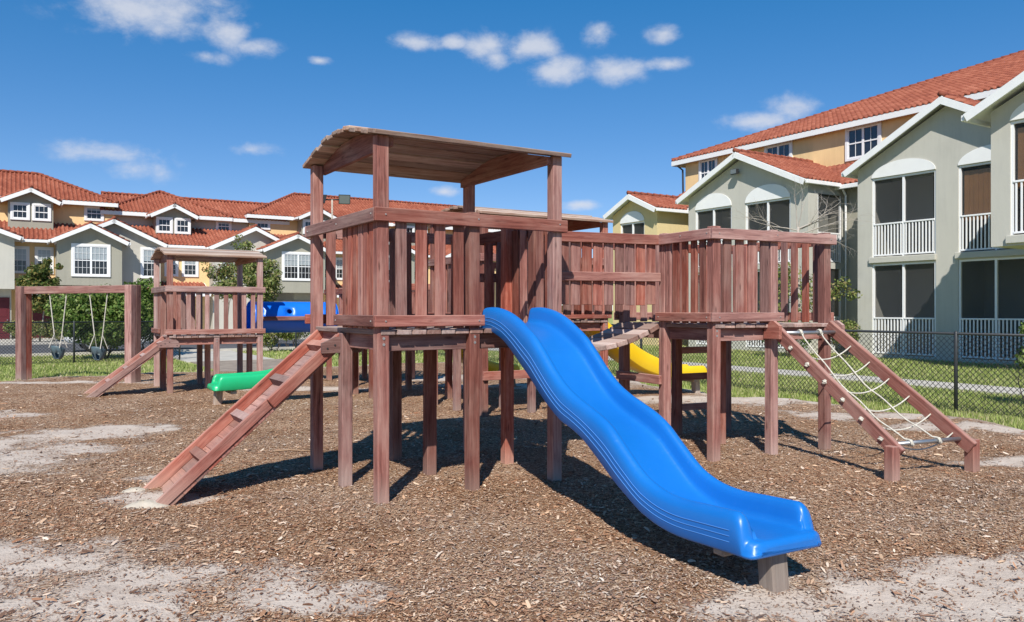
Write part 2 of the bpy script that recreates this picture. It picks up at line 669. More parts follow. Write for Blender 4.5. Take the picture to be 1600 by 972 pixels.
def np_mesh(name, verts, faces, col=None, colname='Col'):
    """fast mesh from numpy arrays, faces all of one size"""
    me = bpy.data.meshes.new(name)
    n, k = faces.shape
    me.vertices.add(len(verts))
    me.vertices.foreach_set('co', verts.astype(np.float32).ravel())
    me.loops.add(n * k)
    me.loops.foreach_set('vertex_index', faces.astype(np.int32).ravel())
    me.polygons.add(n)
    me.polygons.foreach_set('loop_start', np.arange(0, n * k, k, dtype=np.int32))
    me.update(calc_edges=True)
    if col is not None:
        if col.ndim == 1:
            a = me.attributes.new(colname, 'FLOAT', 'POINT')
            a.data.foreach_set('value', col.astype(np.float32))
        else:
            a = me.attributes.new(colname, 'FLOAT_COLOR', 'POINT')
            c4 = np.ones((len(verts), 4), np.float32)
            c4[:, :3] = col
            a.data.foreach_set('color', c4.ravel())
    return me


# value noise for laying out the ground
_NT = RNG.random((256, 256))


def vnoise(x, y, s):
    x, y = np.asarray(x) * s + 57.3, np.asarray(y) * s + 31.7
    i, j = np.floor(x).astype(int), np.floor(y).astype(int)
    fx, fy = x - i, y - j
    fx, fy = fx * fx * (3 - 2 * fx), fy * fy * (3 - 2 * fy)
    g = lambda a, b: _NT[a % 256, b % 256]
    return (g(i, j) * (1 - fx) + g(i + 1, j) * fx) * (1 - fy) + (g(i, j + 1) * (1 - fx) + g(i + 1, j + 1) * fx) * fy


def fbm(x, y, s, o=4):
    t, a, tot = 0, 1.0, 0
    for k in range(o):
        t = t + a * vnoise(x, y, s * 2 ** k)
        tot += a
        a *= 0.55
    return t / tot


def to_grid(X, Y):
    dx, dy = X - GR.o.x, Y - GR.o.y
    return dx * GR.u.x + dy * GR.u.y, dx * GR.v.x + dy * GR.v.y


def ground_z(X, Y):
    scuff = 0.045 * np.exp(-(((X - 1.62) / .55) ** 2 + ((Y - 4.25) / .4) ** 2))      # hollow worn at the foot of the slide
    return -scuff + 0.06 * (fbm(X, Y, 0.5, 2) - 0.5) + 0.05 * (fbm(X, Y, 2.0, 3) - 0.5)


# bare sandy patches: centre x, y and half sizes in metres
SAND = [(-6.3, 8.9, 1.9, 1.9), (-5.3, 8.5, 1.1, 1.5), (-5.4, 10.3, 1.3, .8), (-2.3, 4.15, 1.2, .4), (-2.5, 4.65, 1.5, 0.75), (-3.4, 5.0, 1.2, .55), (-1.2, 4.4, .7, .35), (2.4, 4.5, 1.25, 0.66),
        (3.2, 4.8, 1.0, .45), (1.5, 4.3, .8, .35), (-7.8, 12.0, 1.3, 0.5), (-10.2, 17.3, 4.0, 0.45),
        (3.6, 14.0, 2.8, 0.9), (5.4, 12.0, 1.6, 0.7), (6.3, 10.7, 1.4, 0.6), (0.2, 16.5, 3.0, 0.8), (-1.0, 18.5, 2.5, 1.0),
        (5.2, 8.3, 0.9, 0.35), (-2.95, 6.75, .75, .3), (-3.2, 7.5, .5, .25), (7.6, 8.8, 1.2, .7), (-4.0, 16.0, 2, .6)]


def sandy(X, Y):
    m = np.zeros_like(X)
    for cx, cy, rx, ry in SAND:
        q = np.sqrt(((X - cx) / rx) ** 2 + ((Y - cy) / ry) ** 2)
        m = np.maximum(m, np.clip(1.35 - q, 0, 1))
    n = fbm(X, Y, 1.3, 4)
    n2 = fbm(X + 40, Y, 5.0, 3)
    d = m + (n - 0.5) * 0.9 + (n2 - 0.5) * 1.0 - 0.30
    return np.clip(d * 1.3 + 0.02, 0, 1)


def bed_edge(u, v):
    """>0 inside the chip bed, in metres"""
    w = 0.35 * np.sin(v * 0.9) + 0.2 * np.sin(v * 2.3 + 1) + 0.25 * np.sin(u * 0.8 + 2) + 0.15 * np.sin(u * 2.9)
    return np.minimum(9.0 + w - u, 15.4 + w - v)


# ================================================================== THE SETTING
def lawn_mat():
    m, nt, b = new_mat('lawn_grass')
    t = nd(nt, 'ShaderNodeTexCoord')
    n1 = noise(nt, t.outputs['Object'], 0.35, 5, 0.65)
    n2 = noise(nt, t.outputs['Object'], 9.0, 5, 0.7)
    n3 = noise(nt, t.outputs['Object'], 60.0, 3, 0.7)
    f = mathn(nt, 'ADD', mathn(nt, 'MULTIPLY', n1, 0.4), mathn(nt, 'MULTIPLY', n2, 0.35))
    f = mathn(nt, 'ADD', f, mathn(nt, 'MULTIPLY', n3, 0.25))
    c = ramp(nt, f, [(0.34, (0.18, 0.225, 0.065)), (0.50, (0.33, 0.36, 0.12)), (0.62, (0.45, 0.44, 0.19)),
                     (0.74, (0.52, 0.45, 0.26))])
    nt.links.new(c, b.inputs['Base Color'])
    b.inputs['Roughness'].default_value = 0.9
    b.inputs['Specular IOR Level'].default_value = 0.1
    bump(nt, b, n3, 0.8, 0.03)
    return m


def bed_mat():
    m, nt, b = new_mat('chip_bed')
    t = nd(nt, 'ShaderNodeTexCoord')
    a = nd(nt, 'ShaderNodeAttribute', attribute_name='sand')
    ob = t.outputs['Object']
    # chips too small to build, in three directions
    vo = nd(nt, 'ShaderNodeTexVoronoi', feature='F1')
    vo.inputs['Scale'].default_value = 1.0
    wv = mixcol(nt, 0.02, ob, noise(nt, ob, 9, 3, 0.6, 'Color'), 'ADD')
    mp = nd(nt, 'ShaderNodeMapping')
    mp.inputs['Scale'].default_value = (55, 130, 80)
    mp.inputs['Rotation'].default_value = (0, 0, 0.5)
    nt.links.new(wv, mp.inputs['Vector'])
    nt.links.new(mp.outputs[0], vo.inputs['Vector'])
    sep = nd(nt, 'ShaderNodeSeparateColor')
    nt.links.new(vo.outputs['Color'], sep.inputs[0])
    chip = ramp(nt, sep.outputs[0], [(0.0, (0.11, 0.058, 0.035)), (0.35, (0.26, 0.145, 0.086)),
                                     (0.65, (0.42, 0.28, 0.18)), (0.85, (0.52, 0.41, 0.30)), (1.0, (0.62, 0.53, 0.43))])
    big = noise(nt, ob, 0.8, 4, 0.6)
    tintc = ramp(nt, big, [(0.35, (0.78, 0.66, 0.56)), (0.65, (1.12, 1.08, 1.05))])
    chip = mixcol(nt, 1.0, chip, tintc, 'MULTIPLY')
    n1 = noise(nt, ob, 3.0, 5, 0.7)
    n2 = noise(nt, ob, 70.0, 4, 0.7)
    sand = ramp(nt, n1, [(0.30, (0.47, 0.385, 0.32)), (0.55, (0.58, 0.495, 0.425)), (0.75, (0.66, 0.58, 0.505))])
    sand = mixcol(nt, mathn(nt, 'MULTIPLY', n2, 0.28), sand, (0.30, 0.23, 0.175))
    n4 = noise(nt, ob, 14.0, 5, 0.7)
    n2 = mathn(nt, 'ADD', mathn(nt, 'MULTIPLY', n2, 0.5), mathn(nt, 'MULTIPLY', n4, 1.6))
    # sand breaks through between the chips
    f = mathn(nt, 'ADD', a.outputs['Fac'], mathn(nt, 'MULTIPLY', mathn(nt, 'SUBTRACT', sep.outputs[1], 0.5), 0.45))
    f = ramp(nt, f, [(0.32, (0, 0, 0)), (0.62, (1, 1, 1))])
    c = mixcol(nt, f, chip, sand)
    nt.links.new(c, b.inputs['Base Color'])
    b.inputs['Roughness'].default_value = 0.95
    b.inputs['Specular IOR Level'].default_value = 0.1
    inv = mathn(nt, 'SUBTRACT', 1.0, vo.outputs['Distance'])
    h = mixcol(nt, f, inv, n2)
    bump(nt, b, h, 0.9, 0.012)
    return m


M_LAWN = lawn_mat()
mb = MB()
mb.quad((-900, -300, -0.06), (900, -300, -0.06), (900, 1500, -0.06), (-900, 1500, -0.06))
tag(mb.build('lawn', M_LAWN), 'green lawn reaching from the chip bed to the houses', 'lawn', kind='structure')


def build_bed():
    st = 0.085
    xs, ys = np.arange(-17, 15, st), np.arange(-4, 24, st)
    X, Y = np.meshgrid(xs, ys)
    u, v = to_grid(X, Y)
    e = bed_edge(u, v)
    Zc = ground_z(X, Y) - np.clip(0.3 - e, 0, 0.3) * 0.12
    s = np.maximum(sandy(X, Y), np.clip(1.0 - e / 0.9, 0, 1) * (0.35 + 0.6 * fbm(X, Y, 2.0, 3)))
    V = np.stack([X.ravel(), Y.ravel(), Zc.ravel()], 1)
    ny, nx = X.shape
    i = np.arange(ny * nx).reshape(ny, nx)
    Fq = np.stack([i[:-1, :-1], i[:-1, 1:], i[1:, 1:], i[1:, :-1]], -1).reshape(-1, 4)
    keep = (e.ravel()[Fq] > -0.05).all(1)
    Fq = Fq[keep]
    used, inv = np.unique(Fq, return_inverse=True)
    me = np_mesh('chip_bed', V[used], inv.reshape(-1, 4), s.ravel()[used], 'sand')
    me.polygons.foreach_set('use_smooth', [True] * len(me.polygons))
    o = mesh_obj('chip_bed', me, bed_mat())
    tag(o, 'brown bark chip bed with worn sandy patches under the playset', 'ground', kind='structure')


build_bed()


def build_chips():
    V, C, n = [], [], 0
    bands = [(2.6, 5.2, 5600), (5.2, 7.5, 4000), (7.5, 10.5, 2000), (10.5, 14, 800), (14, 20, 240)]
    for y0, y1, dens in bands:
        xr = 0.72 * y1 + 0.8
        cnt = int(dens * (y1 - y0) * 2 * xr)
        X, Y = RNG.uniform(-xr, xr, cnt), RNG.uniform(y0, y1, cnt)
        u, v = to_grid(X, Y)
        s = sandy(X, Y)
        e = bed_edge(u, v)
        clump = fbm(X, Y, 3.5, 3)
        keep = (e > 0.05) & (np.abs(X) < 0.70 * Y + 0.7) & (RNG.random(cnt) < np.clip((1 - s) * 0.95 + 0.075 + 0.22 * (clump > 0.55), 0, 1) * np.clip(e / 0.8, 0.1, 1))
        X, Y, s = X[keep], Y[keep], s[keep]
        k = len(X)
        far = 1.0 + 0.06 * max(0, y0 - 6)
        L = np.exp(RNG.normal(math.log(0.0150), 0.55, k)).clip(0.006, 0.10) * far
        wd = (L * RNG.uniform(0.16, 0.42, k)).clip(0.005, 0.022 * far)
        yaw = RNG.uniform(0, math.pi, k) * 0.75 + RNG.normal(0.2, 0.5, k)
        pit, rol = RNG.normal(0, 0.13, k), RNG.normal(0, 0.28, k)
        cx, sx = np.cos(yaw), np.sin(yaw)
        ax = np.stack([cx * np.cos(pit), sx * np.cos(pit), np.sin(pit)], 1)
        ay = np.stack([-sx * np.cos(rol), cx * np.cos(rol), np.sin(rol)], 1)
        zc = ground_z(X, Y) + 0.004 + np.abs(np.sin(pit)) * L * 0.42 + np.abs(np.sin(rol)) * wd * 0.4 + RNG.random(k) * 0.007 * (1 - s)
        c = np.stack([X, Y, zc], 1)
        bend = (RNG.normal(0, 0.06, k) * L)[:, None] * np.array([0, 0, 1.0])
        h, w2 = (L / 2)[:, None], (wd / 2)[:, None]
        tp = RNG.uniform(0.3, 1.0, (k, 1))
        P = np.stack([c - ax * h - ay * w2 * tp, c - ay * w2 + bend, c + ax * h - ay * w2 * 0.7, c + ax * h + ay * w2 * 0.5,
                      c + ay * w2 + bend, c - ax * h + ay * w2 * tp], 1)
        V.append(P.reshape(-1, 3))
        pal = np.array([(0.14, 0.072, 0.044), (0.26, 0.142, 0.086), (0.37, 0.22, 0.138), (0.47, 0.315, 0.205),
                        (0.55, 0.41, 0.29), (0.50, 0.41, 0.335), (0.64, 0.53, 0.42), (0.72, 0.63, 0.53)])
        red = fbm(X, Y, 0.9, 3)
        pr = np.array([0.14, 0.22, 0.20, 0.15, 0.12, 0.10, 0.05, 0.02])
        ci = RNG.choice(len(pal), k, p=pr)
        ci = np.where((s > 0.45) & (RNG.random(k) < 0.7), RNG.choice([0, 0, 1, 1, 2, 5], k), ci)
        col = pal[ci] * RNG.uniform(0.8, 1.2, (k, 1))
        g = np.clip((red - 0.42) * 4, 0, 1)[:, None]
        col = col * (1 - g) * np.array([1.05, 0.95, 0.88]) + g * (col * 0.85 + np.array([0.075, 0.065, 0.058]))
        C.append(np.repeat(col, 6, 0))
        n += k
    V, C = np.concatenate(V), np.concatenate(C)
    b = (np.arange(n) * 6)[:, None]
    Fq = np.concatenate([b + np.array([[0, 1, 4, 5]]), b + np.array([[1, 2, 3, 4]])])
    o = mesh_obj('bark_chips', np_mesh('bark_chips', V, Fq, C), M_CHIP)
    tag(o, 'loose bark chips scattered over the play area', 'bark chips', kind='stuff')


build_chips()


def build_blades():
    V, C = [], []
    # density falls off away from the play area; nothing grows on paths, bed or road
    for y0, y1, dens in [(9, 14, 1500), (14, 20, 900), (20, 27, 420), (27, 34, 150)]:
        xr = 0.78 * y1
        cnt = int(dens * (y1 - y0) * 2 * xr)
        X, Y = RNG.uniform(-xr, xr, cnt), RNG.uniform(y0, y1, cnt)
        u, v = to_grid(X, Y)
        e = bed_edge(u, v)
        on_path = ((u > 13.5) & (u < 14.9) & (v < 40)) | ((v > 26.2) & (v < 37.6)) | ((u > 1.9) & (u < 4.9) & (v > 15) & (v < 27)) | (u > 22.2)
        keep = (e < 0.12) & ~on_path & (np.abs(X) < 0.72 * Y)
        keep &= RNG.random(cnt) < np.clip(-e / 0.7 + 0.15, 0, 1) * (0.55 + 0.45 * fbm(X, Y, 1.2, 3))
        X, Y = X[keep], Y[keep]
        k = len(X)
        sc_ = 1 + 0.06 * (y0 - 9)
        hgt = RNG.uniform(0.035, 0.085, k) * (0.6 + 0.8 * fbm(X, Y, 0.8, 3))
        w = RNG.uniform(0.006, 0.011, k) * sc_
        a = RNG.uniform(0, 6.283, k)
        d = np.stack([np.cos(a), np.sin(a), np.zeros(k)], 1)
        p = np.stack([-np.sin(a), np.cos(a), np.zeros(k)], 1)
        lean = RNG.uniform(0.1, 0.8, k)[:, None] * hgt[:, None]
        base = np.stack([X, Y, np.full(k, -0.062)], 1)
        tip = base + d * lean + np.stack([np.zeros(k), np.zeros(k), hgt + 0.01], 1)
        V.append(np.stack([base - p * w[:, None], base + p * w[:, None], tip], 1).reshape(-1, 3))
        pal = np.array([(0.17, 0.235, 0.055), (0.27, 0.34, 0.085), (0.36, 0.41, 0.13), (0.46, 0.47, 0.20), (0.53, 0.47, 0.28)])
        dry = fbm(X, Y, 0.5, 3)
        ci = np.clip(RNG.choice(5, k, p=[.2, .3, .28, .16, .06]) + (dry > 0.58) * (RNG.random(k) < .5), 0, 4)
        C.append(np.repeat(pal[ci] * RNG.uniform(0.75, 1.25, (k, 1)), 3, 0))
    V, C = np.concatenate(V), np.concatenate(C)
    o = mesh_obj('grass', np_mesh('grass', V, np.arange(len(V)).reshape(-1, 3), C), M_BLADE)
    tag(o, 'short mown grass blades beyond the chip bed', 'grass', kind='stuff')


build_blades()


def strip(name, u0, u1, v0, v1, z, mat, label, cat, joints=0):
    mb = MB()
    mb.box(GR.p(u0, v0, z - 0.12), GR.u * (u1 - u0), GR.v * (v1 - v0), Z * 0.12)
    return tag(mb.build(name, mat), label, cat, kind='structure')


# concrete footpath along the right-hand building, slab by slab
fp = tag(link(bpy.data.objects.new('footpath', None), None, Matrix.Translation(GR.p(14.2, 8, 0))),
         'pale concrete footpath between the fence and the right-hand building', 'footpath', kind='structure')
for k in range(34):
    v0 = -8 + k * 1.5
    board(fp, 'slab', GR.p(14.2, v0 + .006, -0.055), GR.p(14.2, v0 + 1.494, -0.055), 1.25, 0.09, Z, M_CONC, 0.008)
strip('road', -60, 40, 26.6, 37.2, -0.045, M_ASPH, 'grey asphalt drive in front of the townhouses', 'road')
strip('kerb', -60, 40, 37.2, 37.42, 0.07, M_CONC, 'concrete kerb between the drive and the townhouse planting', 'kerb')
strip('kerb', -60, 40, 26.38, 26.6, 0.05, M_CONC, 'concrete kerb between the drive and the playground lawn', 'kerb')
strip('path', 2.0, 4.7, 20.2, 26.38, -0.03, M_CONC, 'pale concrete walk leading from the drive to the play area', 'path')
strip('path', 2.1, 4.9, 14.5, 20.2, -0.038, M_DIRT, 'trodden sandy track between the concrete walk and the play area', 'path')
strip('driveway', -40, 40, 37.42, 46.4, -0.02, M_CONC, 'pale concrete forecourt at the foot of the townhouses', 'driveway')


# ================================================================== THE PLAYSET
def poly_board(parent, name, pts, origin, ax, ay, th, mat):
    """flat board of outline pts (x along grain, y up) swept to thickness th, local axes kept for the grain"""
    az = ax.cross(ay).normalized()
    mb = MB()
    mb.prism([Vector((x, y, -th / 2)) for x, y in pts], Vector((0, 0, th)))
    return mesh_obj(name, mb.mesh(name), mat, parent, basis(origin, ax, ay, az))


def tower(label, fr, us, vs, deck, rail, sides, roof=None, skip=(), tall=(), group=None, wood=None):
    M_WOOD = wood or globals()['M_WOOD']
    U, V = us[-1], vs[-1]
    t = thing('play_tower', fr.p(U / 2, V / 2, 0), label, 'play tower', group)
    bolts = MB()
    def arch(v):
        q = abs((v - V / 2) / (V / 2 + .11))
        return roof - (.012 * q / .3 if q < .3 else .012 + .150 * (q - .3) / .7)
    for i, u in enumerate(us):
        for j, v in enumerate(vs):
            if (i, j) in skip:
                continue
            corner = i in (0, len(us) - 1) and j in (0, len(vs) - 1)
            edge = i in (0, len(us) - 1) or j in (0, len(vs) - 1)
            if corner:
                top = (arch(v) - 0.045) if roof else rail + 0.025
            elif edge and (i, j) in tall:
                top = rail + 0.02
            else:
                top = deck - 0.045
            a = random.uniform(-.004, .004)
            board(t, 'post', fr.p(u, v, -0.25), fr.p(u + a, v - a, top), 0.102, 0.102, -fr.v, M_WOOD, 0.006)
            if j == 0:
                for dz in (.07, .12):
                    c = fr.p(u, v - .051, deck - dz)
                    bolts.tube([c + fr.v * .01, c - fr.v * .003], .012, 8)
    side = {'f': (lambda a, o, z: fr.p(a, -o, z), -fr.v, U, fr.u), 'b': (lambda a, o, z: fr.p(a, V + o, z), fr.v, U, fr.u),
            'l': (lambda a, o, z: fr.p(-o, a, z), -fr.u, V, fr.v), 'r': (lambda a, o, z: fr.p(U + o, a, z), fr.u, V, fr.v)}
    for k, (P, n, L, ax) in side.items():
        off = 0.004 if k in 'fb' else 0.0
        board(t, 'beam', P(-.02, -.045 + off, deck - .112), P(L + .02, -.045 + off, deck - .112), .13 + off, .042, n, M_WOOD)
        sp = sides.get(k)
        if sp is None:
            continue
        ex = 0.052 if k in 'lr' else 0.092
        for a0, a1 in sp.get('rail', [(0, L)]):
            e0 = ex if a0 <= 0 else 0.03
            e1 = ex if a1 >= L else 0.03
            board(t, 'rail', P(a0 - e0, .0725, rail - .055), P(a1 + e1, .0725, rail - .055), .112, .038, n, M_WOOD, .005)
            for a in (a0, (a0 + a1) / 2, a1):
                c = P(a, .0915, rail - .055 + random.uniform(-.015, .015))
                bolts.tube([c - n * .004, c + n * .006], [.010, .006], 7)
        for a0, a1 in sp.get('trim', []):
            e0 = ex if a0 <= 0 else 0.04
            e1 = ex if a1 >= L else 0.06
            board(t, 'kick_board', P(a0 - e0, .0735, deck + .072), P(a1 + e1, .0735, deck + .072), .095, .038, n, M_WOOD, .005)
            for a in (a0, a1):
                c = P(a, .0925, deck + .07)
                bolts.tube([c - n * .004, c + n * .006], [.010, .006], 7)
        for a0, a1, cnt, w in sp.get('bal', []):
            pitch = (a1 - a0) / cnt
            for q in range(cnt):
                a = a0 + pitch * (q + .5) + random.uniform(-.006, .006)
                board(t, 'baluster', P(a, .034, deck + .005), P(a, .034, rail - .022 + random.uniform(-.012, .006)), w + random.uniform(-.004, .004),
                      .026, n, M_WOOD, .004, jit=.007)
    dk = part_empty('deck', t, fr.p(U / 2, V / 2, deck))
    nd_ = int(round((U + .06) / .135))
    stp = (U + .06) / nd_
    for q in range(nd_):
        u = -.03 + stp * (q + .5)
        e = random.uniform(-.008, .012)
        board(dk, 'deck_plank', fr.p(u, -.06 - e, deck - .022), fr.p(u, V + .06 + e, deck - .022), stp - .009, .042,
              Z + fr.u * random.uniform(-.015, .015), M_DECK, .005)
    if roof:
        rf = part_empty('roof', t, fr.p(U / 2, V / 2, roof))
        n = 13
        v0, v1 = -.11, V + .11
        st = (v1 - v0) / n
        for q in range(n):
            va, vb = v0 + st * q, v0 + st * (q + 1)
            vm = (va + vb) / 2
            tl = Vector((0, 0, 0)) + fr.v * (vb - va) + Z * (arch(vb) - arch(va))
            nn = fr.u.cross(tl).normalized()
            e0, e1 = random.uniform(-.006, .006), random.uniform(-.006, .006)
            lap = nn * (-.008 if q % 2 else .002)
            board(rf, 'roof_plank', fr.p(-.11 + e0, vm, arch(vm) - .016) + lap, fr.p(U + .11 + e1, vm, arch(vm) - .016) + lap, st * (.98 if q % 2 else 1.14), .038, nn, M_ROOFW, .005)
        for u in (.075, U - .075):
            pts = [(x, arch(x) - .048 - roof) for x in np.linspace(V + .02, -.02, 12)]
            pts = [(-.02, -.262), (V + .02, -.262)] + pts
            pts = [(x, z) for x, z in pts]
            poly_board(rf, 'gable_board', pts, fr.p(u, 0, roof), fr.v, Z, .042, M_WOOD)
    bolts.build('bolt_heads', M_BOLT, t, kind='stuff')
    return t


A = GR
tower('tall roofed redwood play tower in front, with the blue wave slide', A, [0, .85, 1.73], [0, .84, 1.65], 1.415, 2.41,
      {'f': dict(bal=[(.07, .79, 4, .1)], trim=[(0, .87)]), 'l': dict(bal=[(.06, .80, 6, .092)], trim=[(0, .84)]),
       'r': dict(bal=[(.07, .80, 5, .105)], trim=[(0, .84)]), 'b': dict(bal=[(.06, .8, 4, .1), (.9, 1.68, 4, .1)], trim=[(0, 1.73)])},
      roof=3.19, tall=[(1, 0), (1, 2), (2, 1)], group='redwood play towers')
B = Fr(2.0915, 8.273, 26.5)
tower('open redwood play tower without a roof, with the rope net climber', B, [0, .8, 1.6], [0, .82, 1.62], 1.43, 2.42,
      {'f': dict(bal=[(.06, .75, 4, .108)], trim=[(0, .84)]), 'l': dict(bal=[(.06, .78, 5, .088)], trim=[(0, .82)], rail=[(0, .86)]),
       'r': dict(bal=[(.06, 1.56, 9, .095)], trim=[(0, 1.62)]), 'b': dict(bal=[(.06, .75, 4, .1), (.85, 1.55, 4, .1)], trim=[(0, 1.6)])},
      tall=[(1, 0), (0, 1), (2, 1), (1, 2)], group='redwood play towers')
C = GR.sub(3.36, 4.15)
tower('roofed redwood play tower behind the bridge, with the long yellow slide', C, [0, .85, 2.27], [0, .84, 1.65], 1.415, 2.41,
      {'f': dict(bal=[(.9, 2.2, 8, .1)], trim=[(.85, 2.27)]), 'l': dict(bal=[(.06, 1.6, 9, .1)], trim=[(0, 1.65)]),
       'r': dict(bal=[(.06, .7, 4, .1)], trim=[(0, .8)]), 'b': dict(bal=[(.06, 2.2, 13, .1)], trim=[(0, 2.27)])},
      roof=3.19, tall=[(1, 0), (0, 1), (1, 2), (2, 1)], group='redwood play towers')
D = GR.sub(-.05, 10.1)
tower('small roofed redwood play tower at the far left, beside the swings', D, [0, .84, 1.67], [0, .84, 1.65], 1.085, 2.03,
      {'f': dict(bal=[(.06, 1.62, 9, .085)], trim=[(0, 1.67)]), 'l': dict(bal=[(.9, 1.6, 4, .09)], trim=[(.84, 1.65)]),
       'r': dict(bal=[(.06, .3, 1, .09), (1.3, 1.6, 2, .09)]), 'b': dict(bal=[(.06, .8, 4, .09)], trim=[(0, .84)])},
      roof=2.80, tall=[(1, 2), (0, 1)], group='redwood play towers', wood=M_FADED)
Fp = GR.sub(2.9, 6.5)
tower('low open redwood platform behind the tall tower, with the green slide', Fp, [0, 1.1], [0, .85, 1.7], 1.085, 2.03,
      {'f': dict(bal=[(.06, 1.04, 6, .09)], trim=[(0, 1.1)]), 'l': dict(bal=[(.06, .75, 4, .09)], trim=[(0, .8)]),
       'r': dict(bal=[(.06, .75, 4, .09)], trim=[(0, .8)]), 'b': dict(bal=[(.7, 1.04, 2, .09)])}, tall=[(0, 1), (1, 1)], group='redwood play towers')
Et = GR.sub(3.45, 9.6)
tower('low open redwood platform at the far end of the blue tunnel', Et, [0, .84, 1.67], [0, .84, 1.65], 1.085, 2.03,
      {'f': dict(bal=[(.9, 1.62, 4, .09)], trim=[(.84, 1.67)]), 'l': dict(bal=[(.06, .28, 1, .09), (1.3, 1.6, 2, .09)]),
       'r': dict(bal=[(.06, 1.6, 9, .09)], trim=[(0, 1.65)]), 'b': dict(bal=[(.06, 1.62, 9, .09)], trim=[(0, 1.67)])},
      tall=[(1, 0), (0, 1), (2, 1), (1, 2)], group='redwood play towers')


def plank_ramp(label, fr, v0, v1, ztop, run, splice=True, group=None, wood=None):
    M_WOOD = wood or globals()['M_WOOD']
    """cleated climbing ramp going down towards -u"""
    t = thing('climbing_ramp', fr.p(-run / 2, (v0 + v1) / 2, 0), label, 'ramp', group)
    top, bot = fr.p(.02, 0, ztop), fr.p(-run, 0, 0)
    d = (bot - top).normalized()
    n = d.cross(fr.v).normalized()
    if n.z < 0:
        n = -n
    L = (bot - top).length
    for v in (v0, v1):
        a, b_ = top + fr.v * v, bot + fr.v * v - d * 0.0
        b_ = b_ + d * .10
        if splice and v == v0:
            m = a + (b_ - a) * .42
            board(t, 'side_board', a + fr.v * -.046, m + fr.v * -.046, .10, .044, fr.v, M_WOOD, .006)
            board(t, 'side_board', a + d * .05, b_, .092, .046, fr.v, M_WOOD, .006)
        else:
            board(t, 'side_board', a - d * .03, b_, .098, .05, fr.v, M_WOOD, .006)
    k = int(L / .135)
    for q in range(k):
        c = top + d * (.08 + .135 * q) - n * .064
        board(t, 'ramp_plank', c + fr.v * (v0 - .01), c + fr.v * (v1 + .01), .1345, .032, n + d * random.uniform(-.008, .008), M_WOOD, .004)
    for q in range(4):
        c = top + d * (.16 + q * (L - .35) / 3.6) - n * .026
        pts = [(-.055, -.035), (.055, -.035), (.04, .048), (-.035, .042)]
        mb = MB()
        mb.prism([c + d * x + n * y + fr.v * (v0 + .026) for x, y in pts], fr.v * (v1 - v0 - .052))
        mb.build('cleat', M_WOOD, t)
    # shoulder bracket fixing the near side board to the tower
    pts = [(-.20, -.07), (.17, -.07), (.185, -.02), (.15, .05), (.11, .075), (-.08, .075), (-.14, .045), (-.20, .02)]
    poly_board(t, 'bracket', pts, fr.p(-.02, v0 - .082, ztop - .10), fr.u, Z, .036, M_WOOD)
    bl = MB()
    for x, y in ((-.15, -.03), (.13, -.035), (.0, .03), (-.08, .0)):
        c = fr.p(-.02 + x, v0 - .1, ztop - .10 + y)
        bl.tube([c + fr.v * .005, c - fr.v * .004], .010, 7)
    bl.build('bolt_heads', M_LAMPB, t, kind='stuff')
    return t


plank_ramp('cleated plank ramp climbing to the tall roofed tower in front', A, .93, 1.56, 1.36, 1.53, group='plank climbing ramps')
plank_ramp('cleated plank ramp climbing to the small far-left tower', D, .02, .72, 1.04, 1.33, False, group='plank climbing ramps', wood=M_FADED)


def lump(name, c, rx, ry, h, ang, label):
    mb = MB()
    n, m = 18, 5
    rows = []
    for j in range(m + 1):
        r = 1 - j / m
        row = []
        for i in range(n):
            a = 2 * math.pi * i / n
            k = r * (1 + .16 * math.sin(3 * a + c[0]) + .1 * math.sin(5 * a + 2 * c[1]))
            x, y = rx * k * math.cos(a), ry * k * math.sin(a)
            z = h * (1 - r ** 2) * (1 + .2 * math.sin(7 * a + j)) - .03
            row.append(Vector((c[0] + x * math.cos(ang) - y * math.sin(ang), c[1] + x * math.sin(ang) + y * math.cos(ang), z)))
        rows.append(row)
    for j in range(m):
        for i in range(n):
            mb.quad(rows[j][i], rows[j][(i + 1) % n], rows[j + 1][(i + 1) % n], rows[j + 1][i])
    return tag(mb.build(name, M_SANDY, None, True, origin=Vector((c[0], c[1], 0)), merge=True), label, 'footing')


stk = MB()
q0 = Vector((-2.63, 8.8, .02))
stk.tube([q0, q0 + Vector((.17, .02, .012)), q0 + Vector((.33, -.01, .006)), q0 + Vector((.46, .03, .0))], [.009, .008, .007, .004], 6)
tag(stk.build('stick', plain('dry_stick', (0.33, 0.22, 0.14), 0.9, var=0.2, scale=20), None, True, origin=q0), 'thin dry stick lying on the chips right of the front ramp', 'stick')
p = GR.p(-1.66, .95)
lump('sandy_footing', (p.x, p.y), .20, .10, .06, .4, 'pale crusted footing lump at the near foot of the front ramp')
p = GR.p(-1.66, 1.55)
lump('sandy_footing', (p.x, p.y), .15, .08, .05, .4, 'pale crusted footing lump at the far foot of the front ramp')


# ------------------------------------------------------------------ slides
def catmull(pts, n):
    pts = [np.array(p, float) for p in pts]
    out = []
    m = len(pts) - 1
    for i in range(m):
        p0, p1, p2, p3 = pts[max(i - 1, 0)], pts[i], pts[i + 1], pts[min(i + 2, m)]
        for k in range(n):
            t = k / n
            out.append(0.5 * (2 * p1 + (p2 - p0) * t + (2 * p0 - 5 * p1 + 4 * p2 - p3) * t * t + (3 * p1 - p0 - 3 * p2 + p3) * t ** 3))
    out.append(pts[-1])
    return out


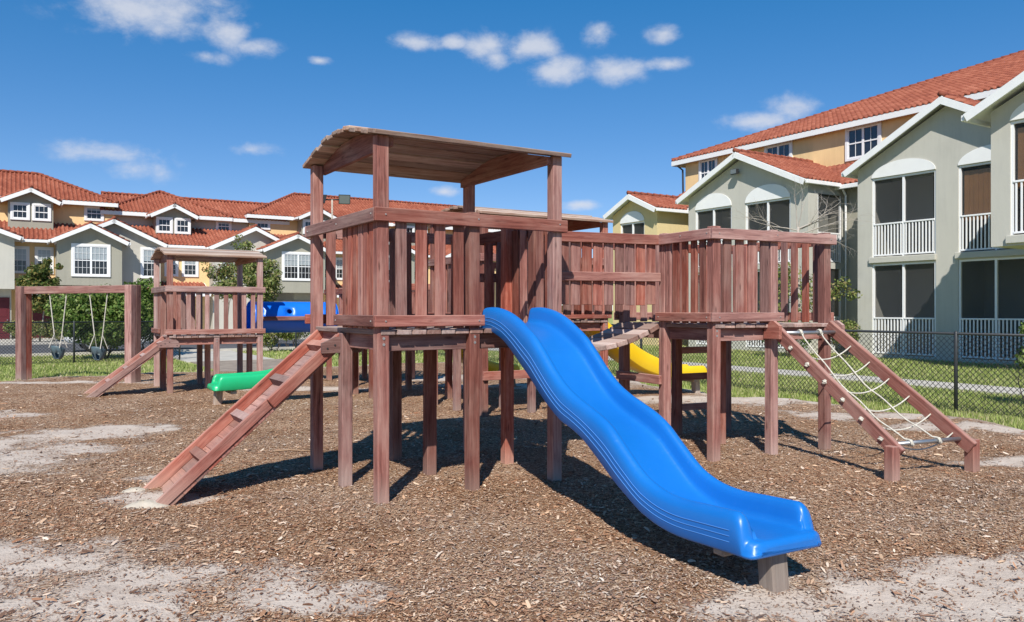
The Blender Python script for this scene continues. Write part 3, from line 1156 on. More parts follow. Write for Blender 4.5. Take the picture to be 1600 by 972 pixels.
def slide(label, o, e, prof, width, mat, stripe=True, block=True, group=None, floor=.06, depth=.155):
    """o, e: ground points under top and bottom; prof: (distance, wall top, wall foot)"""
    t = thing('slide', (o + e) / 2, label, 'slide', group)
    d = (e - o).normalized()
    lat = d.cross(Z).normalized()          # to the rider's right
    ps = catmull(prof, 5)
    h = width / 2
    secs = []
    smax = prof[-1][0]

    def section(s, zt, zb, zf=None, inset=0.0):
        zf = max(zb + floor, zt - depth) if zf is None else zf
        zt = max(zt, zf + .001)
        w = h - inset
        right = [(w - .014, zb), (w - .001, zb + .014), (w - .004, max(zt - .10, zb + .02)), (w - .010, zt - .055), (w - .022, zt - .023), (w - .042, zt - .005),
                 (w - .060, zt), (w - .078, zt - .006), (w - .091, zt - .024), (w - .099, zt - .052), (w - .106, zf + .046),
                 (w - .114, zf + .018), (w - .130, zf + .004), (w - .155, zf), (w * .2, zf)]
        right = [(x, max(min(z, zt), zf if i > 6 else zb)) for i, (x, z) in enumerate(right)]
        pts = [(-x, z) for x, z in right] + [(x, z) for x, z in right[::-1]]
        return [o + d * s + lat * x + Z * z for x, z in pts]

    for s, zt, zb in ps:
        secs.append(section(s, zt, zb))
    zt, zb = prof[-1][1], prof[-1][2]
    zf = max(zb + floor, zt - depth)
    for ds, k, dz, df in ((.025, .985, 0, 0), (.045, .92, 0, 0), (.062, .80, 0, 0), (.075, .62, 0, 0), (.085, .42, 0, 0), (.093, .22, 0, 0), (.100, .07, 0, 0), (.11, 0, 0, 0),
                          (.145, 0, 0, 0), (.160, 0, .004, -.006), (.170, 0, .012, -.018), (.176, 0, .022, -.034)):     # rolled end of the side walls, rounded lip
        secs.append(section(smax + ds, zf + (zt - zf) * k + df, zb + dz, zf + df, max(0, ds - .11) ** 2 * 10 + max(0, ds - .158) * 1.5))
    n = len(secs[0])
    mb = MB()
    mb.v = [tuple(p) for s_ in secs for p in s_]
    for i in range(len(secs) - 1):
        for k in range(n):
            a, b_ = i * n + k, i * n + (k + 1) % n
            mb.f.append((a, b_, b_ + n, a + n))
    mb.f.append(tuple(range(n)))
    mb.f.append(tuple((len(secs) - 1) * n + k for k in range(n))[::-1])
    ch = mb.build('chute', mat, t, True)
    for f in ch.data.polygons:
        if len(f.vertices) > 4:
            f.use_smooth = False
    if stripe:
        for sgn in (-1, 1):
            for fr_ in (.28, .42, .56):
                st = MB()
                st.tube([o + d * s + lat * sgn * (h - .0015) + Z * (zb + (zt - zb) * fr_) for s, zt, zb in ps], .0022, 4)
                st.build('stripe', M_STRIPE, t)
    if block:
        c = o + d * (smax + .03)
        zb = prof[-1][2]
        board(t, 'support_post', c + d * .035 + Z * -.14, c + Z * (zb + .015), .13, .125, d, M_GREYWOOD, .012)
        c2 = c - d * .20
        board(t, 'support_rail', c2 - lat * .22 + Z * (zb - .035), c2 + lat * .22 + Z * (zb - .035), .09, .06, Z, M_GREYWOOD, .006)
    return t


slide('bright blue plastic wave slide running down towards the viewer', GR.p(1.31, 0), GR.p(1.155, -3.06),
      [(-.12, 1.598, 1.40), (.0, 1.603, 1.39), (.12, 1.597, 1.37), (.28, 1.570, 1.315), (.45, 1.515, 1.218), (.60, 1.443, 1.118), (.75, 1.360, 1.020), (.90, 1.238, .908),
       (1.05, 1.108, .812), (1.20, 1.004, .735), (1.35, .934, .692), (1.50, .882, .632), (1.65, .830, .545), (1.78, .768, .463), (1.90, .678, .388), (2.0, .602, .335),
       (2.1, .530, .285), (2.2, .477, .245), (2.35, .433, .208), (2.53, .418, .190), (2.76, .430, .196), (2.97, .441, .204)],
      .60, M_BLUE, floor=.05, depth=.145, group='plastic slides')
slide('green plastic slide ending low beside the small left tower', Fp.p(-.02, 1.3), Fp.p(-2.62, 1.3),
      [(-.05, 1.33, 1.06), (.12, 1.32, 1.04), (.4, 1.22, .93), (.8, .95, .68), (1.2, .68, .46), (1.6, .54, .33), (2.0, .50, .26), (2.5, .49, .24)],
      .56, M_GREEN, False, group='plastic slides')
slide('yellow plastic slide reaching out to the right behind the open tower', C.p(2.29, .9), C.p(4.9, .9),
      [(-.05, 1.66, 1.40), (.15, 1.65, 1.37), (.5, 1.44, 1.12), (.95, 1.13, .78), (1.4, .86, .52), (1.9, .66, .36), (2.4, .54, .29), (2.9, .52, .28)],
      .56, M_YELLOW, False, group='plastic slides')
slide('yellow plastic slide glimpsed between the posts under the tall tower', Fp.p(1.12, 1.2), Fp.p(3.3, 1.2),
      [(-.05, 1.33, 1.06), (.12, 1.32, 1.04), (.4, 1.2, .92), (.8, .92, .66), (1.2, .66, .42), (1.6, .52, .28), (2.0, .48, .24)],
      .56, M_YELLOW, False, group='plastic slides')


# ------------------------------------------------------------------ hanging plank bridge
def plank_bridge():
    a0, a1 = A.p(1.80, .88), B.p(-.06, .86)
    b0, b1 = A.p(1.80, 1.58), B.p(-.06, 1.60)
    t = thing('plank_bridge', (a0 + b1) / 2, 'sagging plank bridge with boarded sides between the two front towers', 'bridge')
    L = (a1 - a0).length
    d = (a1 - a0).normalized()
    w = (b0 - a0).normalized()
    n = int(L / .135)
    dk = part_empty('deck', t)
    sag = lambda s: 1.405 - .25 * 4 * s * (1 - s)
    for k in range(n):
        s = (k + .5) / n
        sl = (sag(s + .01) - sag(s - .01)) / (.02 * L)
        nn = (Z - d * sl).normalized()
        board(dk, 'deck_plank', a0.lerp(a1, s) - w * .03 + Z * sag(s), b0.lerp(b1, s) + w * .03 + Z * sag(s), L / n * .985, .058, nn, M_DECK, .006)
    for (q0, q1, side) in ((a0, a1, 1), (b0, b1, -1)):
        nrm = -w if side == 1 else w
        q0, q1 = q0 + nrm * .03, q1 + nrm * .03
        board(t, 'rail', q0 + Z * 2.355, q1 + Z * 2.365, .112, .038, nrm, M_WOOD, .005)
        board(t, 'rail', q0 + Z * 1.935, q1 + Z * 1.945, .098, .036, nrm, M_WOOD, .005)
        m = 13
        for k in range(m):
            s = (k + .5 + (0 if side == 1 else .42)) / (m + .2)
            c = q0.lerp(q1, s) - nrm * .034
            zb = 1.635 if side == 1 else 1.52
            board(t, 'side_slat', c + Z * (zb + random.uniform(-.008, .008)), c + Z * 2.375, .118 if side == 1 else .104, .026, nrm, M_WOOD, .004, jit=.005)


plank_bridge()
# low tie beams and rungs between posts
tb = thing('rung_ladder', B.p(1.2, 1.62), 'three dark rungs climbing the back of the open tower', 'ladder')
for z in (1.06, .72, .33):
    board(tb, 'rung', B.p(.8, 1.70, z), B.p(1.6, 1.70, z), .085, .04, B.v)
tb = thing('tie_beam', B.p(0, 1.2), 'low wooden tie beam at the left of the open tower', 'beam', 'tie beams')
board(tb, 'beam', B.p(-.075, .80, .79), B.p(-.075, 1.66, .79), .10, .04, B.u)
tb = thing('tie_beam', C.p(.5, 0), 'low wooden tie beam along the front of the tower behind the bridge', 'beam', 'tie beams')
board(tb, 'beam', C.p(-.05, -.075, .60), C.p(2.3, -.075, .60), .13, .04, C.v)


# ------------------------------------------------------------------ rope net climber
def net_climber():
    P = [B.p(.755, -.10), B.p(1.60, -.10)]
    Q = [B.p(.928, -1.438), B.p(1.864, -1.514)]
    t = thing('net_climber', (P[0] + Q[1]) / 2, 'white rope net strung between two sloping redwood beams', 'net climber')
    S = []
    for i in (0, 1):
        a = P[i] + Z * 1.37
        b_ = Q[i] + Z * .27
        d = (b_ - a).normalized()
        side = Vector((B.u.x, B.u.y, 0)) * (-1 if i == 0 else 1)
        off = -B.u * .0
        board(t, 'side_beam', a - d * .06 + off, b_ + d * .05 + off, .135, .055, B.u, M_WOOD, .007)
        lg = Q[i] + B.u * (-.055 if i == 0 else .055) - B.v * .0
        board(t, 'leg', lg + Z * -.2 - B.v * .0, lg + Z * .32, .10, .10, B.v, M_WOOD, .006)
        S.append((a, b_))
    pts = [(-.1, -.09), (.12, -.09), (.12, .05), (.04, .10), (-.05, .10), (-.1, .03)]
    poly_board(t, 'bracket', pts, P[1] + B.u * .045 + Z * 1.36, -B.v, Z, .04, M_WOOD)
    poly_board(t, 'bracket', pts, P[0] + B.u * -.045 + Z * 1.36, -B.v, Z, .04, M_WOOD)
    inside = [B.u * .027, -B.u * .027]
    at = lambda i, s: S[i][0].lerp(S[i][1], s)
    for nm, s in (('top_pipe', .035), ('bottom_pipe', .955)):
        mb = MB()
        mb.tube([at(0, s) + inside[0], at(1, s) + inside[1]], .021, 10)
        mb.build(nm, M_STEEL, t, True)
    down = (S[0][1] - S[0][0]).normalized()
    for f0, f1 in ((.36, .27), (.70, .66)):
        a, b_ = at(0, .035).lerp(at(1, .035), f0), at(0, .955).lerp(at(1, .955), f1)
        mb = MB()
        pts = []
        for k in range(25):
            s = k / 24
            sagv = -.10 * math.sin(math.pi * s) * (1 + .15 * math.sin(s * 19))
            pts.append(a.lerp(b_, s) + Z * (sagv + (.03 if k in (0, 24) else 0)))
        mb.tube(pts, .0080, 7)
        for q, p in ((0, a), (1, b_)):                     # turns round the pipe
            ax = (at(1, .5) - at(0, .5)).normalized()
            y = down.cross(ax)
            mb.tube([p + ax * (.012 * (k / 6 - 1)) + (down * math.cos(k) + y * math.sin(k)) * .031 for k in range(14)], .0105, 6)
        mb.build('rope', M_ROPE, t, True)
    for k in range(6):
        s = .17 + k * .148
        a, b_ = at(0, s) + inside[0], at(1, s) + inside[1]
        mb = MB()
        pts = [a.lerp(b_, q / 14) - Z * (.135 * 4 * (q / 14) * (1 - q / 14)) for q in range(15)]
        mb.tube(pts, .0076, 7)
        mb.build('rope', M_ROPE, t, True)
        for i, p in ((0, at(0, s) - B.u * .030), (1, at(1, s) + B.u * .030)):      # knots outside the beams
            kb = bmesh.new()
            bmesh.ops.create_icosphere(kb, subdivisions=2, radius=.024)
            for v in kb.verts:
                v.co *= 1 + .22 * math.sin(v.co.x * 160 + v.co.z * 210 + k)
            me = bpy.data.meshes.new('knot')
            kb.to_mesh(me)
            kb.free()
            mesh_obj('knot', me, M_ROPE, t, Matrix.Translation(p + B.u * (-.012 if i == 0 else .012)))
    return t


net_climber()


# ------------------------------------------------------------------ blue tunnel between the low towers
def tunnel():
    u0, u1 = 1.67 - .05, 3.45
    vc, zc, r = 10.95, 1.42, .33
    t = thing('crawl_tunnel', GR.p((u0 + u1) / 2, vc, 0), 'bright blue plastic crawl tunnel with round holes between the low towers', 'tunnel')
    L = u1 - u0
    pt = lambda x, th, rr=r: GR.p(u0 + x, vc + rr * math.cos(th), zc + rr * math.sin(th))
    mb = MB()
    ncell = 6
    cl = L / ncell
    n_th = 8                                     # cells round, 45 degrees each
    for i in range(ncell):
        for j in range(n_th):
            x0, th0 = i * cl, j * math.pi / 4
            hole = j in (2, 3) and False
            hole = j == 3 and i in (0, 2, 4)     # upper side that faces the play area
            if j == 0 and i in (1, 3):
                hole = True
            dth = math.pi / 4
            if not hole:
                for k in range(4):
                    for m in range(2):
                        a0, a1 = th0 + dth * k / 4, th0 + dth * (k + 1) / 4
                        xa, xb = x0 + cl * m / 2, x0 + cl * (m + 1) / 2
                        mb.quad(pt(xa, a0), pt(xb, a0), pt(xb, a1), pt(xa, a1))
            else:
                xm, tm, hr = x0 + cl / 2, th0 + dth / 2, .055
                N = 24
                ring_o, ring_i = [], []
                for k in range(N):
                    a = 2 * math.pi * k / N + math.pi / 4
                    c, s = math.cos(a), math.sin(a)
                    q = 1 / max(abs(c), abs(s))
                    ring_o.append((xm + c * q * cl / 2, tm + s * q * dth / 2))
                    ring_i.append((xm + c * hr, tm + s * hr / r))
                for k in range(N):
                    k2 = (k + 1) % N
                    mb.quad(pt(*ring_o[k]), pt(*ring_o[k2]), pt(*ring_i[k2]), pt(*ring_i[k]))
                    mb.quad(pt(*ring_i[k]), pt(*ring_i[k2]), pt(*ring_i[k2], r - .02), pt(*ring_i[k], r - .02))
    mb.build('tube', M_TUBE, t, True, merge=True)
    for x in (.06, L / 2, L - .06):
        rb = MB()
        for k in range(32):
            a0, a1 = 2 * math.pi * k / 32, 2 * math.pi * (k + 1) / 32
            rb.quad(pt(x - .03, a0, r + .028), pt(x + .03, a0, r + .028), pt(x + .03, a1, r + .028), pt(x - .03, a1, r + .028))
            rb.quad(pt(x - .03, a0, r - .005), pt(x - .03, a0, r + .028), pt(x - .03, a1, r + .028), pt(x - .03, a1, r - .005))
            rb.quad(pt(x + .03, a0, r - .005), pt(x + .03, a0, r + .028), pt(x + .03, a1, r + .028), pt(x + .03, a1, r - .005))
        if x != L / 2:
            rb.build('flange', M_TUBE, t, True, merge=True)
    for sg in (-1, 1):
        board(t, 'side_rail', GR.p(u0 + .06, vc + sg * (r + .045), zc - .02), GR.p(u1 - .02, vc + sg * (r + .045), zc - .02), .085, .04, GR.v, M_WOOD)


tunnel()


# ------------------------------------------------------------------ swings
SA, SB = Vector((-11.36, 18.55, 0)), Vector((-8.25, 17.35, 0))
sd = (SB - SA).normalized()
sn = Vector((-sd.y, sd.x, 0))


def swing_frame():
    t = thing('swing_frame', (SA + SB) / 2, 'redwood goal-post swing frame standing at the far left', 'swing frame')
    for p in (SA, SB):
        for k in (-1, 1):
            board(t, 'post', p + sd * .0 + sn * (k * .072) - Z * .25, p + sn * (k * .072) + Z * 2.12, .135, .19, sd, M_WOOD, .008)
    board(t, 'crossbeam', SA + sd * .06 + Z * 2.03, SB - sd * .02 + Z * 2.03, .17, .12, sn, M_WOOD, .008)
    return t


swing_frame()


def bucket_swing(s, label):
    c = SA.lerp(SB, s) + sn * .0
    t = thing('bucket_swing', c, label, 'swing', 'bucket swings')
    zt, zb = .72, .44
    mb = MB()
    secs = []
    N = 20
    for k, (rr, z) in enumerate([(.155, zt), (.16, zt - .03), (.15, zt - .11), (.13, zt - .18), (.09, zb + .03), (.03, zb + .01)]):
        secs.append([c + sd * (rr * math.cos(2 * math.pi * i / N)) + sn * (rr * .85 * math.sin(2 * math.pi * i / N)) +
                     Z * (z - (.05 * math.sin(2 * math.pi * i / N) if k < 2 else 0)) for i in range(N)])
    for k in range(len(secs) - 1):
        for i in range(N):
            if k in (2, 3) and i in (13, 14, 16, 17):        # leg openings at the front
                continue
            mb.quad(secs[k][i], secs[k][(i + 1) % N], secs[k + 1][(i + 1) % N], secs[k + 1][i])
    o = mb.build('seat', M_SWING, t, True, merge=True)
    md = o.modifiers.new('thickness', 'SOLIDIFY')
    md.thickness = .014
    for sg in (-1, 1):
        top = c + sd * (sg * .27) + Z * 1.96
        bot = c + sd * (sg * .12) + Z * 1.02
        ch = MB()
        ch.tube([top, bot], .011, 6)
        ch.build('chain', M_ROPE, t)
        for f in (-1, 1):
            st = MB()
            st.tube([bot, c + sd * (sg * .165) + sn * (f * .10) + Z * (zt - .005)], .009, 6)
            st.build('strap', M_ROPE, t)


bucket_swing(.33, 'slate bucket swing hanging nearer the left post of the swing frame')
bucket_swing(.70, 'slate bucket swing hanging in front of the big rounded bush')


# ================================================================== BUILDINGS
class Fa:
    """facade frame: a to the right as seen from outside, d into the building"""

    def __init__(self, o, ea, ed):
        self.o, self.a, self.d = Vector(o), Vector(ea), Vector(ed)

    def p(self, a, d, z=0.0):
        return self.o + self.a * a + self.d * d + Z * z


FL = Fa(GR.o, GR.u, GR.v)            # townhouses across the drive
FR = Fa(GR.o, -GR.v, GR.u)           # apartment block on the right


def wall_panel(parent, F, a0, a1, d, z0, z1, mat, holes=(), gable=None, thick=.22, back=None, name='wall'):
    mb = MB()
    As = sorted({a0, a1, *[x for h in holes for x in h[:2]]})
    Zs = sorted({z0, z1, *[x for h in holes for x in h[2:]]})
    for i in range(len(As) - 1):
        for j in range(len(Zs) - 1):
            ca, cz = (As[i] + As[i + 1]) / 2, (Zs[j] + Zs[j + 1]) / 2
            if any(h[0] < ca < h[1] and h[2] < cz < h[3] for h in holes):
                continue
            mb.quad(F.p(As[i], d, Zs[j]), F.p(As[i + 1], d, Zs[j]), F.p(As[i + 1], d, Zs[j + 1]), F.p(As[i], d, Zs[j + 1]))
    for b0, b1, y0, y1 in holes:
        e = d + thick
        mb.quad(F.p(b0, d, y0), F.p(b0, e, y0), F.p(b0, e, y1), F.p(b0, d, y1))
        mb.quad(F.p(b1, d, y0), F.p(b1, e, y0), F.p(b1, e, y1), F.p(b1, d, y1))
        mb.quad(F.p(b0, d, y1), F.p(b1, d, y1), F.p(b1, e, y1), F.p(b0, e, y1))
        mb.quad(F.p(b0, d, y0), F.p(b1, d, y0), F.p(b1, e, y0), F.p(b0, e, y0))
    if gable:
        mb.poly([F.p(a0, d, z1), F.p(a1, d, z1), F.p(gable[0], d, gable[1])])
    if back is not None:
        for a in (a0, a1):
            mb.quad(F.p(a, d, z0), F.p(a, back, z0), F.p(a, back, z1), F.p(a, d, z1))
    return mb.build(name, mat, parent)


# --- clay tiles
TX = np.array([0, .026, .072, .118, .145, .225])
TZ = np.array([-.008, .052, .082, .052, -.010, -.008])
TW, TE = .225, .32


def tile_arrays():
    n = len(TX)
    lo = np.stack([TX, np.full(n, -.03), TZ + .038], 1)
    hi = np.stack([TX, np.full(n, TE + .01), TZ * .92], 1)
    lp = np.stack([TX, np.full(n, -.03), np.maximum(TZ - .03, -.01)], 1)
    V = np.concatenate([lo, hi, lp])
    Fq = [(i, i + 1, n + i + 1, n + i) for i in range(n - 1)] + [(2 * n + i, 2 * n + i + 1, i + 1, i) for i in range(n - 1)]
    return V, np.array(Fq)


TV, TF = tile_arrays()
TILE_MESHES = []
for k in range(6):
    me_ = np_mesh('roof_tile', TV, TF, np.full(len(TV), [.1, .3, .45, .6, .75, .95][k]), 'tint')
    me_.polygons.foreach_set('use_smooth', [True] * len(me_.polygons))
    TILE_MESHES.append(me_)


def tile_slope(parent, P0, ea, es, La, Ls, clip=None, single=False, sheath=None):
    """clay tiles over the slope with origin P0 at one end of the eave"""
    ea, es = Vector(ea).normalized(), Vector(es).normalized()
    nn = ea.cross(es)
    if nn.z < 0:
        P0, ea = P0 + ea * La, -ea
        nn = -nn
        if clip:
            oc = clip
            clip = lambda a, s: oc(La - a, s)
    nc, nr = max(1, int(La / TW)), max(1, int(math.ceil(Ls / TE)))
    off = (La - nc * TW) / 2
    pos = []
    for r in range(nr):
        for c in range(nc):
            a, s = off + c * TW, r * TE
            if s + TE * .6 > Ls:
                continue
            if clip is None or clip(a + TW / 2, s + TE / 2):
                pos.append((a, s))
    if single:
        for a, s in pos:
            o = P0 + ea * a + es * s
            mesh_obj('roof_tile', random.choice(TILE_MESHES), M_TILE, parent, basis(o, ea, es, nn))
    else:
        k = len(pos)
        Pn = np.array(pos)
        B3 = np.array([list(ea), list(es), list(nn)])
        V = TV[None].repeat(k, 0).copy()
        V[:, :, 0] += Pn[:, :1]
        V[:, :, 1] += Pn[:, 1:]
        V[:, :, 2] += RNG.uniform(-.004, .006, (k, 1))
        org = np.array(list(P0)) - np.array(list(W[parent.name].translation))
        VV = V.reshape(-1, 3) @ B3 + org
        Fq = (TF[None] + (np.arange(k) * len(TV))[:, None, None]).reshape(-1, 4)
        me = np_mesh('roof_tiles', VV, Fq, np.repeat(RNG.random(k), len(TV)), 'tint')
        me.polygons.foreach_set('use_smooth', [True] * len(me.polygons))
        o = mesh_obj('roof_tiles', me, M_TILE, parent, Matrix.Translation(W[parent.name].translation))
        o['kind'] = 'stuff'


def cap(parent, pts, name='ridge_tiles'):
    mb = MB()
    pts = [Vector(p) for p in pts]
    L = (pts[1] - pts[0]).length
    n = max(1, int(L / .38))
    for k in range(n):
        a, b = pts[0].lerp(pts[1], k / n), pts[0].lerp(pts[1], (k + 1.08) / n)
        mb.tube([a + Z * .03, b + Z * .005], [.095, .08], 8)
    o = mb.build(name, M_TILE, parent, True)
    o['kind'] = 'stuff'


def slab_poly(parent, pts, th, mat, name):
    mb = MB()
    mb.prism(pts, Vector((0, 0, -th)))
    return mb.build(name, mat, parent)


def gable_roof(b, F, a0, a1, d0, d1, zf, za, single=None, d_tile=None, fascia=M_WHITE, sides=(True, True), ac=None):
    """ridge runs into the building; a0, a1 are the outer eave edges"""
    ac = (a0 + a1) / 2 if ac is None else ac
    rf = part_empty('roof', b, F.p(ac, d0, za))
    for sgn, a in ((0, a0), (1, a1)):
        foot, top = F.p(a, d0, zf), F.p(ac, d0, za)
        es = (top - foot)
        Ls = es.length
        slab_poly(rf, [F.p(a, d0 + .03, zf), F.p(ac, d0 + .03, za), F.p(ac, d1, za), F.p(a, d1, zf)], .06, fascia, 'soffit')
        tile_slope(rf, F.p(a, d0, zf + .005), F.d, es, d1 - d0, Ls, None, single == sgn)
        e = es.normalized()
        n = e.cross(F.d).normalized()
        if n.z < 0:
            n = -n
        board(rf, 'fascia_board', foot - n * .11 - e * .02, top - n * .11 + e * .04, .22, .045, F.d, fascia, .004)
        if sides[sgn]:
            out = F.a * (-1 if sgn == 0 else 1)
            gt = F.p(a, d0, zf - .09) + out * .05
            board(rf, 'gutter', gt + F.d * .03, gt + F.d * (d1 - d0), .15, .10, Z.cross(F.d), fascia, .015)
    cap(rf, [F.p(ac, d0 - .03, za + .05), F.p(ac, d1, za + .05)])
    return rf


def hip_roof(b, F, a0, a1, d0, d1, ze, m, left=True, right=True, gutter=True):
    hd = (d1 - d0) / 2
    dm, zr = (d0 + d1) / 2, ze + m * hd
    r0 = a0 + (hd if left else 0)
    r1 = a1 - (hd if right else 0)
    if r0 > r1:
        r0 = r1 = (r0 + r1) / 2
    rf = part_empty('roof', b, F.p((a0 + a1) / 2, d0, ze))
    Lx = math.hypot(hd, m * hd)
    sh = MB()
    sh.poly([F.p(a0, d0, ze), F.p(a1, d0, ze), F.p(r1, dm, zr), F.p(r0, dm, zr)])
    sh.poly([F.p(a0, d1, ze), F.p(a1, d1, ze), F.p(r1, dm, zr), F.p(r0, dm, zr)])
    sh.poly([F.p(a0, d0, ze), F.p(a0, d1, ze), F.p(r0, dm, zr)])
    sh.poly([F.p(a1, d0, ze), F.p(a1, d1, ze), F.p(r1, dm, zr)])
    sh.poly([F.p(a0, d0, ze - .03), F.p(a1, d0, ze - .03), F.p(a1, d1, ze - .03), F.p(a0, d1, ze - .03)])
    sh.build('sheathing', M_TILE, rf)
    es = F.p(0, dm, zr) - F.p(0, d0, ze)
    kl = (r0 - a0) / Lx
    kr = (a1 - r1) / Lx
    La = a1 - a0
    tile_slope(rf, F.p(a0, d0, ze), F.a, es, La, Lx, lambda a, s: a > s * kl - .05 and a < La - s * kr + .05)
    for on, a, r in ((left, a0, r0), (right, a1, r1)):
        if on:
            e2 = F.p(r, dm, zr) - F.p(a, dm, ze)
            L2 = e2.length
            tile_slope(rf, F.p(a, d0, ze), F.d, e2, d1 - d0, L2,
                       lambda x, s, L2=L2: x > s * hd / L2 - .05 and x < (d1 - d0) - s * hd / L2 + .05)
            cap(rf, [F.p(a, d0, ze + .05), F.p(r, dm, zr + .06)], 'hip_tiles')
    if r1 - r0 > .3:
        cap(rf, [F.p(r0, dm, zr + .06), F.p(r1, dm, zr + .06)])
    for p, q, n in ((F.p(a0, d0, ze), F.p(a1, d0, ze), F.d), (F.p(a0, d0, ze), F.p(a0, d1, ze), F.a), (F.p(a1, d0, ze), F.p(a1, d1, ze), F.a)):
        board(rf, 'fascia_board', p - Z * .12, q - Z * .12, .24, .05, n, M_WHITE, .004)
    return rf


def skirt_roof(b, F, a0, a1, d0, d1, z0, z1):
    rf = part_empty('lower_roof', b, F.p((a0 + a1) / 2, d0, z0))
    sh = MB()
    sh.prism([F.p(a0, d0, z0), F.p(a1, d0, z0), F.p(a1, d1, z1), F.p(a0, d1, z1)], Vector((0, 0, -.05)))
    sh.build('sheathing', M_WHITE, rf)
    es = F.p(0, d1, z1) - F.p(0, d0, z0)
    tile_slope(rf, F.p(a0, d0, z0 + .01), F.a, es, a1 - a0, es.length)
    board(rf, 'gutter', F.p(a0, d0 - .05, z0 - .09), F.p(a1, d0 - .05, z0 - .09), .16, .10, F.d, M_WHITE, .015)
    return rf


def window(b, F, a0, a1, d, z0, z1, cols=2, rows=4, units=1, trim=.13, blind=.5):
    """double-hung window standing proud of the wall face at depth d"""
    c = F.p((a0 + a1) / 2, d, (z0 + z1) / 2)
    fm = MB()
    for q0, q1, y0, y1 in ((a0, a1, z1 - trim, z1), (a0, a1, z0, z0 + trim * .8), (a0, a0 + trim, z0 + trim * .8, z1 - trim), (a1 - trim, a1, z0 + trim * .8, z1 - trim)):
        fm.box(F.p(q0, d - .07, y0), F.a * (q1 - q0), F.d * .085, Z * (y1 - y0))
    fr = fm.build('window', M_WHITE, b, origin=c)
    ia0, ia1, iz0, iz1 = a0 + trim, a1 - trim, z0 + trim * .8, z1 - trim
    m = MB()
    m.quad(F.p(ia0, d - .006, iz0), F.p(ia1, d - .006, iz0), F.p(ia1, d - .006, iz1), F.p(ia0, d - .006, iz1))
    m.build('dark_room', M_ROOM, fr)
    w = (ia1 - ia0) / units
    for u in range(units):
        p0, p1 = ia0 + u * w, ia0 + (u + 1) * w
        zm = (iz0 + iz1) / 2
        if blind > 0:
            m = MB()
            zb = iz1 - (iz1 - iz0) * (blind + random.uniform(-.05, .05))
            ns = 10
            for k in range(ns):
                y0 = zb + (iz1 - zb) * k / ns
                y1 = zb + (iz1 - zb) * (k + 1) / ns
                m.quad(F.p(p0 + .02, d - .014, y0), F.p(p1 - .02, d - .014, y0), F.p(p1 - .02, d - .022, y1), F.p(p0 + .02, d - .022, y1))
            m.build('blind', M_BLIND, fr)
        m = MB()
        m.quad(F.p(p0, d - .030, iz0), F.p(p1, d - .030, iz0), F.p(p1, d - .030, iz1), F.p(p0, d - .030, iz1))
        m.build('glass', M_GLASS, fr)
        m = MB()
        sw = .05
        for y in (iz0, zm - sw / 2, iz1 - sw):
            m.box(F.p(p0, d - .055, y), F.a * w, F.d * .03, Z * sw)
        for x in (p0, p1 - sw):
            m.box(F.p(x, d - .053, iz0 + sw), F.a * sw, F.d * .026, Z * (iz1 - iz0 - 2 * sw))
        for k in range(1, cols):
            m.box(F.p(p0 + w * k / cols - .008, d - .047, iz0), F.a * .016, F.d * .02, Z * (iz1 - iz0))
        for k in range(1, rows):
            if k * 2 != rows:
                m.box(F.p(p0, d - .045, iz0 + (iz1 - iz0) * k / rows - .008), F.a * w, F.d * .016, Z * .016)
        m.build('sash', M_WIN, fr)
    return fr


